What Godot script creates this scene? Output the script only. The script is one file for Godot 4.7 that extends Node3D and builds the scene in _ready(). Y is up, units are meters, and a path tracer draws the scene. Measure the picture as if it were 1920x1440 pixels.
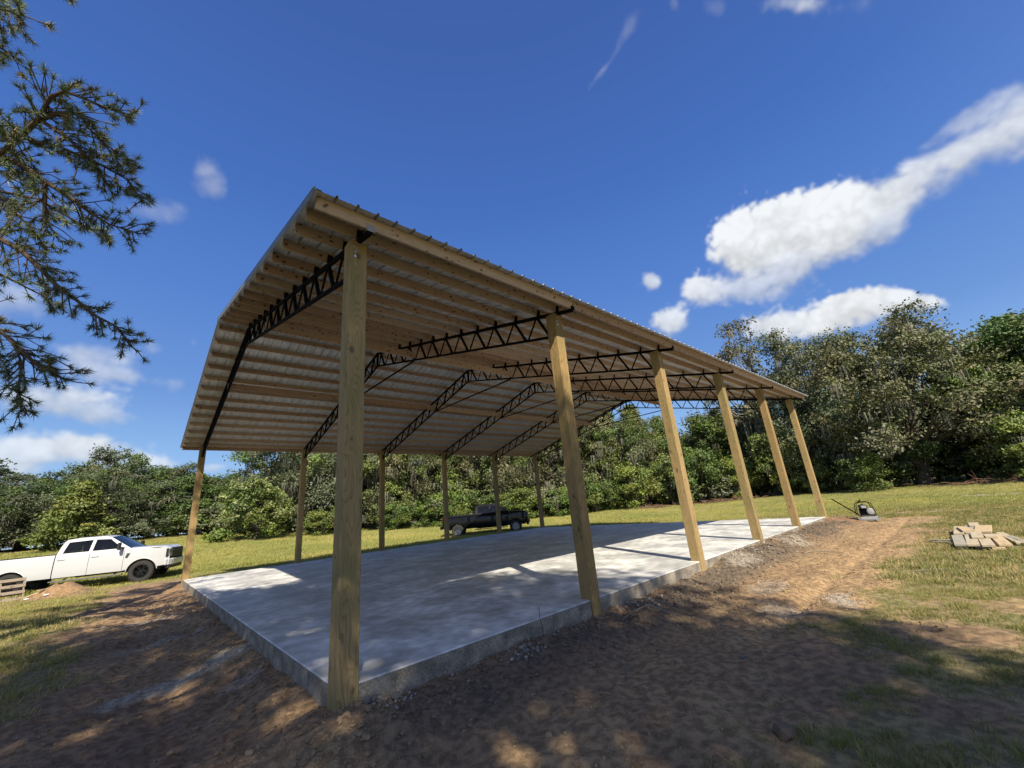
extends Node3D
# A pole barn on a fresh concrete slab at the edge of a field, seen from under trees.
const S := 3.6576            # bay length
const P := 0.207             # post side
const W := 15.49             # slab width, outer post face to outer post face
const PITCH := 0.25
const EXPOSURE := 1.7
const SUN := Vector3(0.95, 1.0, 0.48)
var rng := RandomNumberGenerator.new()
var taken := {}
var M := {}
var n1 := FastNoiseLite.new()
var n2 := FastNoiseLite.new()
var n3 := FastNoiseLite.new()

func V(x: float, y: float, z: float) -> Vector3:
	return Vector3(x, y, z)

# ---------------------------------------------------------------- mesh builder
class MB:
	var v := PackedVector3Array()
	var n := PackedVector3Array()
	var u := PackedVector2Array()
	var c := PackedColorArray()
	var col := Color(1, 1, 1)
	func tri(a: Vector3, b: Vector3, d: Vector3, out: Vector3, ua := Vector2.ZERO, ub := Vector2.ZERO, ud := Vector2.ZERO) -> void:
		var m := (b - a).cross(d - a)
		if m.dot(out) < 0.0:
			var t := b; b = d; d = t
			var tu := ub; ub = ud; ud = tu
			m = -m
		m = m.normalized()
		v.push_back(a); v.push_back(d); v.push_back(b)
		n.push_back(m); n.push_back(m); n.push_back(m)
		u.push_back(ua); u.push_back(ud); u.push_back(ub)
		c.push_back(col); c.push_back(col); c.push_back(col)
	func quad(a: Vector3, b: Vector3, d: Vector3, e: Vector3, out: Vector3, ua := Vector2.ZERO, ub := Vector2.ZERO, ud := Vector2.ZERO, ue := Vector2.ZERO) -> void:
		tri(a, b, d, out, ua, ub, ud)
		tri(a, d, e, out, ua, ud, ue)
	# four corners with their own normals, counter-clockwise seen from outside
	func squad(a: Vector3, b: Vector3, d: Vector3, e: Vector3, na: Vector3, nb: Vector3, nd: Vector3, ne: Vector3, ua := Vector2.ZERO, ub := Vector2.ZERO, ud := Vector2.ZERO, ue := Vector2.ZERO) -> void:
		v.append_array([a, d, b, a, e, d]); n.append_array([na, nd, nb, na, ne, nd]); u.append_array([ua, ud, ub, ua, ue, ud])
		c.append_array([col, col, col, col, col, col])
	func box(xf: Transform3D, size: Vector3, bev := 0.0, long := 2, us := Vector2.ONE, uo := Vector2.ZERO) -> void:
		var h := size * 0.5
		var q := func(p: Vector3) -> Vector3: return xf * p
		var uv := func(p: Vector3, i: int) -> Vector2:
			if i == long:
				return Vector2(p[(i + 1) % 3], p[(i + 2) % 3]) * us + uo
			var o := 3 - i - long
			return Vector2(p[o] + i * 0.37, p[long]) * us + uo
		for i in 3:
			var j := (i + 1) % 3
			var k := (i + 2) % 3
			for s in [-1.0, 1.0]:
				var pts: Array[Vector3] = []
				for e in [[-1, -1], [1, -1], [1, 1], [-1, 1]]:
					var p := Vector3.ZERO
					p[i] = s * h[i]; p[j] = e[0] * (h[j] - bev); p[k] = e[1] * (h[k] - bev)
					pts.push_back(p)
				var o := Vector3.ZERO
				o[i] = s
				quad(q.call(pts[0]), q.call(pts[1]), q.call(pts[2]), q.call(pts[3]), xf.basis * o, uv.call(pts[0], i), uv.call(pts[1], i), uv.call(pts[2], i), uv.call(pts[3], i))
			if bev > 0.0:
				for si in [-1.0, 1.0]:
					for sj in [-1.0, 1.0]:
						var a := Vector3.ZERO
						a[i] = si * h[i]; a[j] = sj * (h[j] - bev); a[k] = -(h[k] - bev)
						var b := a
						b[k] = -a[k]
						var d := Vector3.ZERO
						d[i] = si * (h[i] - bev); d[j] = sj * h[j]; d[k] = h[k] - bev
						var e := d
						e[k] = -d[k]
						var o := Vector3.ZERO
						o[i] = si; o[j] = sj
						var ii: int = i if i != long else j
						quad(q.call(a), q.call(b), q.call(d), q.call(e), xf.basis * o, uv.call(a, ii), uv.call(b, ii), uv.call(d, ii), uv.call(e, ii))
		if bev > 0.0:
			for sx in [-1.0, 1.0]:
				for sy in [-1.0, 1.0]:
					for sz in [-1.0, 1.0]:
						var sg := Vector3(sx, sy, sz)
						tri(xf * (sg * Vector3(h.x, h.y - bev, h.z - bev)), xf * (sg * Vector3(h.x - bev, h.y, h.z - bev)), xf * (sg * Vector3(h.x - bev, h.y - bev, h.z)), xf.basis * sg)
	func bar(a: Vector3, b: Vector3, w: float, h: float, up := Vector3.UP, bev := 0.0) -> void:
		var z := (b - a).normalized()
		var x := up.cross(z)
		if x.length() < 0.01:
			x = Vector3.RIGHT.cross(z)
		x = x.normalized()
		box(Transform3D(Basis(x, z.cross(x), z), (a + b) * 0.5), Vector3(w, h, a.distance_to(b)), bev)
	func tube(pts: Array, rad: Array, sides := 6, us := 1.0, cap := true) -> void:
		var t0: Vector3 = (pts[1] - pts[0]).normalized()
		var x := t0.cross(Vector3(0.31, 0.9, 0.27)).normalized()
		var prev: Array[Vector3] = []
		var pn: Array[Vector3] = []
		var len := 0.0
		for i in pts.size():
			var t: Vector3 = (pts[mini(i + 1, pts.size() - 1)] - pts[maxi(i - 1, 0)]).normalized()
			x = (x - t * x.dot(t)).normalized()
			var y := t.cross(x)
			var ring: Array[Vector3] = []
			var rn: Array[Vector3] = []
			for k in sides:
				var a := TAU * k / sides
				var d := x * cos(a) + y * sin(a)
				rn.push_back(d); ring.push_back(pts[i] + d * rad[i])
			if i > 0:
				var l2: float = len + pts[i].distance_to(pts[i - 1])
				for k in sides:
					var k2 := (k + 1) % sides
					squad(prev[k], prev[k2], ring[k2], ring[k], pn[k], pn[k2], rn[k2], rn[k], Vector2(float(k) / sides, len * us), Vector2(float(k + 1) / sides, len * us), Vector2(float(k + 1) / sides, l2 * us), Vector2(float(k) / sides, l2 * us))
				len = l2
			if cap and (i == 0 or i == pts.size() - 1) and rad[i] > 0.004:
				for k in range(1, sides - 1):
					tri(ring[0], ring[k], ring[k + 1], -t if i == 0 else t)
			prev = ring; pn = rn
	# profile of (radius, along) turned round an axis
	func lathe(prof: Array, xf: Transform3D, sides := 24) -> void:
		for i in prof.size() - 1:
			var p0: Vector2 = prof[i]
			var p1: Vector2 = prof[i + 1]
			var e := (p1 - p0)
			var nn := Vector2(e.y, -e.x).normalized()
			for k in sides:
				var a := TAU * k / sides
				var b := TAU * (k + 1) / sides
				var da := Vector3(cos(a), sin(a), 0); var db := Vector3(cos(b), sin(b), 0)
				var z := Vector3(0, 0, 1)
				var na := (xf.basis * (da * nn.x + z * nn.y)).normalized(); var nb := (xf.basis * (db * nn.x + z * nn.y)).normalized()
				squad(xf * (da * p0.x + z * p0.y), xf * (db * p0.x + z * p0.y), xf * (db * p1.x + z * p1.y), xf * (da * p1.x + z * p1.y), na, nb, nb, na)
	func mesh() -> ArrayMesh:
		var a := []
		a.resize(Mesh.ARRAY_MAX)
		a[Mesh.ARRAY_VERTEX] = v; a[Mesh.ARRAY_NORMAL] = n; a[Mesh.ARRAY_TEX_UV] = u; a[Mesh.ARRAY_COLOR] = c
		var m := ArrayMesh.new()
		m.add_surface_from_arrays(Mesh.PRIMITIVE_TRIANGLES, a)
		return m

# ---------------------------------------------------------------- scene helpers
func numbered(called: String) -> String:
	if not taken.has(called):
		taken[called] = 0
		return called
	taken[called] += 1
	return "%s_%03d" % [called, taken[called]]

func tag(o: Node, label: String, category: String, group := "") -> Node:
	o.set_meta("label", label); o.set_meta("category", category)
	if group != "":
		o.set_meta("group", group)
	return o

func thing(called: String, label: String, category: String, at := Vector3.ZERO, turn := 0.0, group := "") -> Node3D:
	var o := Node3D.new()
	o.name = numbered(called)
	add_child(o)
	o.position = at; o.rotation.y = turn
	tag(o, label, category, group)
	return o

func put(called: String, m, mat: Material, parent: Node = null, xf := Transform3D.IDENTITY) -> MeshInstance3D:
	var o := MeshInstance3D.new()
	o.mesh = m.mesh() if m is MB else m
	o.material_override = mat
	o.transform = xf
	if parent == null:
		o.name = numbered(called)
		add_child(o)
	else:
		o.name = called
		parent.add_child(o, true)
	return o

func group_node(called: String, parent: Node, xf := Transform3D.IDENTITY) -> Node3D:
	var o := Node3D.new()
	o.name = called
	o.transform = xf
	parent.add_child(o, true)
	return o

func copy(o: Node3D, called: String, label: String, group := "") -> Node3D:
	var c: Node3D = o.duplicate()
	c.name = numbered(called)
	add_child(c)
	c.set_meta("label", label)
	if group != "":
		c.set_meta("group", group)
	return c

func lin(r: float, g: float, b: float) -> Color:
	return Color(r, g, b).linear_to_srgb()

func mat(color: Color, rough := 0.8, metal := 0.0, tex: Texture2D = null) -> StandardMaterial3D:
	var m := StandardMaterial3D.new()
	m.albedo_color = color; m.roughness = rough; m.metallic = metal
	if tex:
		m.albedo_texture = tex
	return m

func vmat(rough := 0.9, tex: Texture2D = null) -> StandardMaterial3D:
	var m := mat(Color.WHITE, rough, 0.0, tex)
	m.vertex_color_use_as_albedo = true
	return m

func noise(seed_: int, freq: float, oct := 4) -> FastNoiseLite:
	var n := FastNoiseLite.new()
	n.seed = seed_; n.frequency = freq; n.fractal_octaves = oct
	n.noise_type = FastNoiseLite.TYPE_SIMPLEX_SMOOTH
	return n

func sst(a: float, b: float, x: float) -> float:
	var t := clampf((x - a) / (b - a), 0.0, 1.0)
	return t * t * (3.0 - 2.0 * t)

func yaw_to(d: Vector3) -> float:   # turn so that local -Z faces d
	return atan2(-d.x, -d.z)

func polar(az: float, dist: float, y := 0.0) -> Vector3:   # from where the photographer stands
	return Vector3(4.248 + dist * sin(deg_to_rad(az)), y, 1.515 - dist * cos(deg_to_rad(az)))

# ---------------------------------------------------------------- main
func _ready() -> void:
	var cam := Camera3D.new()
	cam.name = "camera"
	cam.fov = 87.24
	cam.near = 0.05
	cam.far = 2000.0
	cam.position = V(4.248, 1.4036, 1.515)
	cam.rotation_order = EULER_ORDER_YXZ
	cam.rotation_degrees = V(16.98, 46.90, -5.30)
	add_child(cam)
	cam.current = true
	var env := Environment.new()
	env.background_mode = Environment.BG_SKY
	var sky := Sky.new()
	var pano := PanoramaSkyMaterial.new()
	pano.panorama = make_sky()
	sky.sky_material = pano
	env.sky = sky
	env.background_energy_multiplier = 1.0
	env.tonemap_mode = Environment.TONE_MAPPER_LINEAR
	env.tonemap_exposure = EXPOSURE
	env.sdfgi_enabled = true
	env.ssao_enabled = true
	env.ssil_enabled = true
	var we := WorldEnvironment.new()
	we.name = "world_environment"
	we.environment = env
	add_child(we)
	var sun := DirectionalLight3D.new()
	sun.name = "sun"
	sun.light_color = Color(1.0, 0.955, 0.87)
	sun.light_energy = 1.6
	sun.light_angular_distance = 0.55
	sun.shadow_enabled = true
	add_child(sun)
	sun.look_at_from_position(SUN * 60.0, Vector3.ZERO)
	n1 = noise(2, 1.1, 4)
	n2 = noise(7, 0.6, 3)
	n3 = noise(13, 5.0, 3)
	make_materials()
	make_ground()
	make_slab()
	make_barn()
	make_trucks()
	make_woods()
	make_near_trees()
	make_compactor()
	make_offcuts()
	make_pallet_corner()
	make_debris()
	make_grass()

# ---------------------------------------------------------------- sky
func dim(c: Color) -> Color:   # the sky's radiance, before the camera's exposure
	var l := c.srgb_to_linear()
	return Color(l.r / EXPOSURE, l.g / EXPOSURE, l.b / EXPOSURE).linear_to_srgb()

func make_sky() -> ImageTexture:
	var w := 2560
	var h := 1280
	var img := Image.create(w, h, false, Image.FORMAT_RGB8)
	var stops := [[-90.0, Color8(120, 120, 112)], [-3.0, Color8(150, 165, 170)], [0.0, Color8(196, 219, 245)], [5.0, Color8(166, 203, 245)], [9.0, Color8(144, 187, 238)], [16.0, Color8(111, 154, 219)], [27.0, Color8(89, 133, 208)], [40.0, Color8(72, 114, 190)], [56.0, Color8(66, 101, 174)], [90.0, Color8(54, 86, 152)]]
	var row: Array[Color] = []
	for y in h:
		var el := 90.0 - (y + 0.5) * 180.0 / h
		var c: Color = stops[0][1]
		for i in stops.size() - 1:
			if el >= stops[i][0] and el <= stops[i + 1][0]:
				c = stops[i][1].lerp(stops[i + 1][1], (el - stops[i][0]) / (stops[i + 1][0] - stops[i][0]))
		row.push_back(c)
		img.fill_rect(Rect2i(0, y, w, 1), dim(c))
	# aureole round the unseen sun, widened and brightened to add white fill to shade
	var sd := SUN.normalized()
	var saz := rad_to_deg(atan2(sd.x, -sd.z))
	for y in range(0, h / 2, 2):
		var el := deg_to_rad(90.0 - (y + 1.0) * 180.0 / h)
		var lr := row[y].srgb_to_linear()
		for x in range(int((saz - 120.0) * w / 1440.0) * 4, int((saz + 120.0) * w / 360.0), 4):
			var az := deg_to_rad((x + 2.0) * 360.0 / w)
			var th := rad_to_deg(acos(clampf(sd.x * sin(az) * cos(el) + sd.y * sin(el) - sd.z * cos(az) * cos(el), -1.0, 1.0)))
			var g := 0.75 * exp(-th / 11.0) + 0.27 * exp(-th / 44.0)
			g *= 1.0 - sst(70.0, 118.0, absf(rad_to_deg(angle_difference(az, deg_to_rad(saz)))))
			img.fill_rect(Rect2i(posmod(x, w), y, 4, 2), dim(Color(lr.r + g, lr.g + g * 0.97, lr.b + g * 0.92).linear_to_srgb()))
	# clouds: centre (azimuth, elevation), two half axes in degrees, cover, wispiness
	var CL := [
		[-9.9, 28.3, 5.28, -1.30, -0.35, -4.40, 1.00, 0.0], [-4.6, 26.8, 4.55, -2.60, -1.16, -4.20, 1.00, 0.0], [-12.6, 27.7, 3.36, -1.50, -0.80, -3.00, 1.00, 0.0], [-0.8, 26.1, 2.96, -1.10, -0.54, -3.40, 1.00, 0.0],
		[3.6, 26.9, 3.83, 0.10, 0.09, -2.70, 0.95, 0.4], [8.4, 27.0, 3.47, 0.20, 0.09, -2.70, 0.90, 0.6], [12.8, 27.2, 2.67, 0.10, 0.00, -3.00, 0.95, 0.5], [8.7, 29.7, 3.65, 0.20, 0.00, -1.10, 0.45, 1.0], [0.3, 23.9, 2.00, 0.40, 0.18, -1.30, 0.40, 0.7],
		[-8.6, 23.4, 3.9, -0.40, -0.18, -2.10, 0.62, 0.45], [-13.0, 22.9, 3.8, -1.00, -0.37, -1.70, 0.60, 0.45], [-18.7, 24.8, 3.09, -1.10, -0.54, -2.10, 0.90, 0.1],
		[-3.0, 17.4, 3.05, -1.70, -0.67, -1.90, 1.00, 0.0], [-6.3, 16.9, 3.73, -0.10, -0.10, -2.30, 1.00, 0.0], [0.6, 16.3, 2.50, -1.70, -0.48, -1.10, 0.90, 0.1], [-12.2, 18.0, 4.09, -1.40, -0.67, -2.60, 0.90, 0.1],
		[-24.6, 27.7, 1.42, -1.10, -0.62, -1.20, 0.75, 0.3], [-23.5, 22.0, 3.15, -0.90, -0.46, -2.30, 0.85, 0.2],
		[-23.9, 52.3, 3.12, 1.70, 0.31, -0.40, 0.40, 1.0], [-19.8, 54.1, 1.6, 1.20, 0.53, -0.60, 0.16, 1.0], [1.3, 47.0, 2.25, -2.30, -0.34, -1.00, 0.75, 0.7], [-11.7, 53.7, 0.59, -0.40, -0.30, -0.90, 0.28, 1.0], [-7.5, 51.5, 1.3, -0.90, -0.31, -0.90, 0.14, 1.0], [6.6, 43.0, 1.4, -1.10, -0.37, -1.10, 0.18, 1.0],
		[-89.1, 39.2, 1.39, 1.30, 0.93, -1.90, 0.42, 0.8], [-92.7, 34.1, 3.15, 0.90, 0.08, -1.40, 0.30, 1.0], [-88.0, 38.0, 1.34, 0.60, 0.24, -1.60, 0.35, 0.8],
		[-101.4, 22.1, 2.41, 0.90, 0.46, -2.30, 0.50, 0.8], [-96.1, 18.3, 4.08, 0.30, 0.19, -1.70, 0.60, 0.6], [-93.6, 16.6, 3.07, -0.10, 0.00, -0.90, 0.55, 0.6], [-97.8, 13.6, 5.44, 0.70, 0.39, -2.20, 0.85, 0.3], [-94.0, 12.6, 4.88, -0.50, 0.10, -1.20, 0.55, 0.7],
		[-88.8, 16.2, 1.92, 0.20, 0.19, -1.10, 0.32, 0.9], [-87.6, 21.2, 0.75, 0.10, 0.09, -1.10, 0.30, 0.9], [-90.9, 20.0, 1.50, 0.00, 0.00, -1.00, 0.32, 0.9],
		[-94.9, 9.3, 5.72, 0.60, 0.30, -1.80, 0.90, 0.2], [-90.1, 7.8, 4.95, -0.50, 0.10, -1.20, 0.70, 0.4], [-98.6, 7.6, 2.87, 0.10, 0.40, -2.30, 0.70, 0.4], [-84.1, 7.3, 1.69, 0.00, 0.00, -0.60, 0.50, 0.5],
	]
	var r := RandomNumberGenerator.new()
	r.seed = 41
	for k in 66:   # clouds added out of view, denser than those ahead, to whiten the fill
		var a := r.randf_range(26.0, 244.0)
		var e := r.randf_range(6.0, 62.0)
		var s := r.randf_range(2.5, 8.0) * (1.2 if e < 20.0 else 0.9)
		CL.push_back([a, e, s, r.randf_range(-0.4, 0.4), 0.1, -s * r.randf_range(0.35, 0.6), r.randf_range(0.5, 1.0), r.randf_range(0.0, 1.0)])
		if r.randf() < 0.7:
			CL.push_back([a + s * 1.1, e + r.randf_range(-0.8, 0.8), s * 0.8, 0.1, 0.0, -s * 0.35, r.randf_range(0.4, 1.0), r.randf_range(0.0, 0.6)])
	var f1 := noise(5, 0.16, 5)
	var f2 := noise(9, 0.55, 4)
	var dens := {}
	var low := {}
	var f3 := noise(15, 0.33, 3)
	for q in CL:
		var cosel := cos(deg_to_rad(q[1]))
		var X := Vector2(q[2], q[3]) * lerpf(1.04, 1.0, q[7])
		var Y := Vector2(q[4], q[5]) * lerpf(1.04, 1.0, q[7])
		var det: float = X.x * Y.y - X.y * Y.x
		var ex: float = (absf(X.x) + absf(Y.x)) * 1.75 / cosel
		var ey: float = (absf(X.y) + absf(Y.y)) * 1.75
		var x0 := int((q[0] - ex) * w / 360.0)
		var x1 := int((q[0] + ex) * w / 360.0)
		for y in range(maxi(0, int((90.0 - q[1] - ey) * h / 180.0)), mini(h / 2, int((90.0 - q[1] + ey) * h / 180.0))):
			var el := 90.0 - (y + 0.5) * 180.0 / h
			for x in range(x0, x1):
				var d := Vector2((x * 360.0 / w - q[0]) * cosel, el - q[1])
				var a := (d.x * Y.y - d.y * Y.x) / det
				var b := (X.x * d.y - X.y * d.x) / det
				var rr := a * a + b * b
				if rr > 2.9:
					continue
				var key := y * w + posmod(x, w)
				var g: float = exp(-rr * 1.25)
				var old = dens.get(key)
				if old == null:
					dens[key] = Vector4(g, q[7] * g, g, q[6] * g)
					low[key] = b * g
				else:
					dens[key] = Vector4(old.x + g - old.x * g * 0.7, old.y + q[7] * g, old.z + g, old.w + q[6] * g)
					low[key] += b * g
	for key in dens:
		var d: Vector4 = dens[key]
		var y: int = key / w
		var x: int = key % w
		var el := 90.0 - y * 180.0 / h
		var az := x * 360.0 / w
		var ce := cos(deg_to_rad(el))
		var wisp := d.y / d.z
		var dir := Vector3(sin(deg_to_rad(az)) * ce, sin(deg_to_rad(el)), -cos(deg_to_rad(az)) * ce) * 57.3
		var a1 := f1.get_noise_3dv(dir * (1.0 + wisp * 0.2))
		var a2 := f2.get_noise_3dv(dir)
		var billow := (absf(f3.get_noise_3dv(dir)) - 0.22) * 0.42 + (absf(a2) - 0.2) * 0.2   # cauliflower edges
		var body := d.x + a1 * (0.26 + 0.5 * wisp) + lerpf(billow, a2 * 0.3, wisp) - 0.42
		var cover := d.w / d.z
		var base: float = clampf(low[key] / d.z, -1.0, 1.0)
		# crisp tops, soft skirts
		var soft := lerpf(lerpf(0.28, 0.6, sst(-0.5, 0.8, base)), 1.0, wisp)
		var alpha := sst(0.0, soft, body) * minf(1.0, cover * lerpf(1.02, 0.75, wisp))
		if alpha <= 0.003:
			continue
		var tone := clampf(0.955 - 0.13 * sst(-0.3, 0.9, base) + billow * 0.3 + a1 * 0.08 - 0.05 * wisp, 0.74, 0.985)
		var white := Color(tone * 0.975, tone * 0.99, minf(1.0, tone * 1.005))
		var under := img.get_pixel(x, y).srgb_to_linear()
		var over := dim(white).srgb_to_linear()
		img.set_pixel(x, y, under.lerp(over, alpha).linear_to_srgb())
	return ImageTexture.create_from_image(img)

# ---------------------------------------------------------------- computed textures
func tone_texture(size: int, lo: float, hi: float, f1: float, f2: float, seed_: int, share := 0.5, warp := 0.0) -> ImageTexture:
	var a := noise(seed_, f1, 5)
	if warp > 0.0:
		a.domain_warp_enabled = true
		a.domain_warp_amplitude = warp
		a.domain_warp_frequency = f1 * 0.6
	var b := noise(seed_ + 1, f2, 4)
	var ia := a.get_seamless_image(size, size)
	var ib := b.get_seamless_image(size, size)
	ia.convert(Image.FORMAT_L8); ib.convert(Image.FORMAT_L8)
	var da := ia.get_data()
	var db := ib.get_data()
	var out := PackedByteArray()
	out.resize(size * size * 3)
	for i in size * size:
		var t := (da[i] * share + db[i] * (1.0 - share)) / 255.0
		var g := int(clampf(lerpf(lo, hi, clampf((t - 0.5) * 1.5 + 0.5, 0.0, 1.0)), 0.0, 1.0) * 255.0)
		out[i * 3] = g; out[i * 3 + 1] = g; out[i * 3 + 2] = g
	return ImageTexture.create_from_image(Image.create_from_data(size, size, false, Image.FORMAT_RGB8, out))

func normal_texture(size: int, freq: float, bump: float, seed_: int) -> ImageTexture:
	var a := noise(seed_, freq, 5)
	var im := a.get_seamless_image(size, size)
	im.convert(Image.FORMAT_RGBA8)
	im.bump_map_to_normal_map(bump)
	return ImageTexture.create_from_image(im)

# crumbly earth: grains, clods with dark gaps between them, a few light chips
func earth_textures(size: int) -> Array:
	var a := noise(91, 0.018, 5).get_seamless_image(size, size)
	var cn := noise(92, 0.085, 3)
	cn.noise_type = FastNoiseLite.TYPE_CELLULAR
	cn.cellular_return_type = FastNoiseLite.RETURN_DISTANCE2_SUB
	cn.domain_warp_enabled = true
	cn.domain_warp_amplitude = 14.0
	cn.domain_warp_frequency = 0.03
	var c := cn.get_seamless_image(size, size)
	var f := noise(94, 0.2, 4).get_seamless_image(size, size)
	for im in [a, c, f]:
		im.convert(Image.FORMAT_L8)
	var da: PackedByteArray = a.get_data()
	var dc: PackedByteArray = c.get_data()
	var df: PackedByteArray = f.get_data()
	var out := PackedByteArray()
	out.resize(size * size * 3)
	var hgt := PackedByteArray()
	hgt.resize(size * size)
	for i in size * size:
		var broad := da[i] / 255.0
		var clod := clampf(dc[i] / 255.0 * 1.6, 0.0, 1.0)
		var fine := df[i] / 255.0
		var gap := (1.0 - clod) * clampf((0.62 - broad) * 4.0, 0.0, 1.0)
		var t := clampf(0.80 + (broad - 0.5) * 0.25 + (fine - 0.5) * 0.42 - gap * 0.15, 0.3, 1.0)
		var g := int(t * 255.0)
		out[i * 3] = g; out[i * 3 + 1] = int(g * 0.985); out[i * 3 + 2] = int(g * 0.96)
		hgt[i] = int(clampf(0.25 + broad * 0.3 + clod * 0.14 * (1.0 - broad) + fine * 0.25 - gap * 0.06, 0.0, 1.0) * 255.0)
	var hi := Image.create_from_data(size, size, false, Image.FORMAT_L8, hgt)
	hi.convert(Image.FORMAT_RGBA8)
	hi.bump_map_to_normal_map(2.4)
	return [ImageTexture.create_from_image(Image.create_from_data(size, size, false, Image.FORMAT_RGB8, out)), ImageTexture.create_from_image(hi)]

# sawn softwood: u across, v along the board; rings bent round knots
func wood_texture(w: int, h: int, light: Color, dark: Color, knot: Color, rings: float, knots: int, seed_: int, stain := 0.0, big := 1.0) -> ImageTexture:
	var r := RandomNumberGenerator.new()
	r.seed = seed_
	var ks := []
	for k in knots:
		ks.push_back([r.randf(), r.randf(), r.randf_range(0.02, 0.06) * big])
	var a := noise(seed_, 1.0, 2)
	var f := noise(seed_ + 3, 1.0, 3)
	var img := Image.create(w, h, false, Image.FORMAT_RGB8)
	var ratio := float(h) / w
	var pith := r.randf_range(0.3, 0.7)
	for y in h:
		var v := float(y) / h
		var near := []
		for k in ks:
			if absf(v - k[1]) * ratio < 0.55:
				near.push_back(k)
		var drift := a.get_noise_2d(3.0, v * 5.0) * 0.35
		for x in w:
			var u := float(x) / w
			var bend := 0.0
			var kn := 0.0
			for k in near:
				var dx: float = u - k[0]
				var dy: float = (v - k[1]) * ratio
				var d := sqrt(dx * dx * 1.6 + dy * dy * 0.45)
				var e: float = exp(-d * d / (k[2] * k[2] * 14.0))
				bend += e * 0.16 * (1.0 if dx >= 0.0 else -1.0)
				kn = maxf(kn, 1.0 - sst(k[2] * 0.55, k[2] * 1.25, sqrt(dx * dx + dy * dy)))
			var c := absf(u - pith + drift * 0.4 + bend) + 0.28 * a.get_noise_2d(u * 2.2, v * 4.0)
			var s := fposmod(c * rings, 1.0)
			var late := pow(s, 3.0)
			var fine := f.get_noise_2d(u * 46.0, v * 9.0) * 0.5
			var t := clampf(late * 0.55 + fine * 0.45 + 0.12, 0.0, 1.0)
			var col := light.lerp(dark, t)
			if stain > 0.0:
				col = col.lerp(Color(col.r * 0.72, col.g * 0.84, col.b * 0.72), clampf(stain * (0.5 + f.get_noise_2d(u * 2.0 + 9.0, v * 5.0) * 1.4), 0.0, 0.8))
			if kn > 0.0:
				col = col.lerp(knot, kn * 0.85)
			img.set_pixel(x, y, col)
	return ImageTexture.create_from_image(img)

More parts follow.
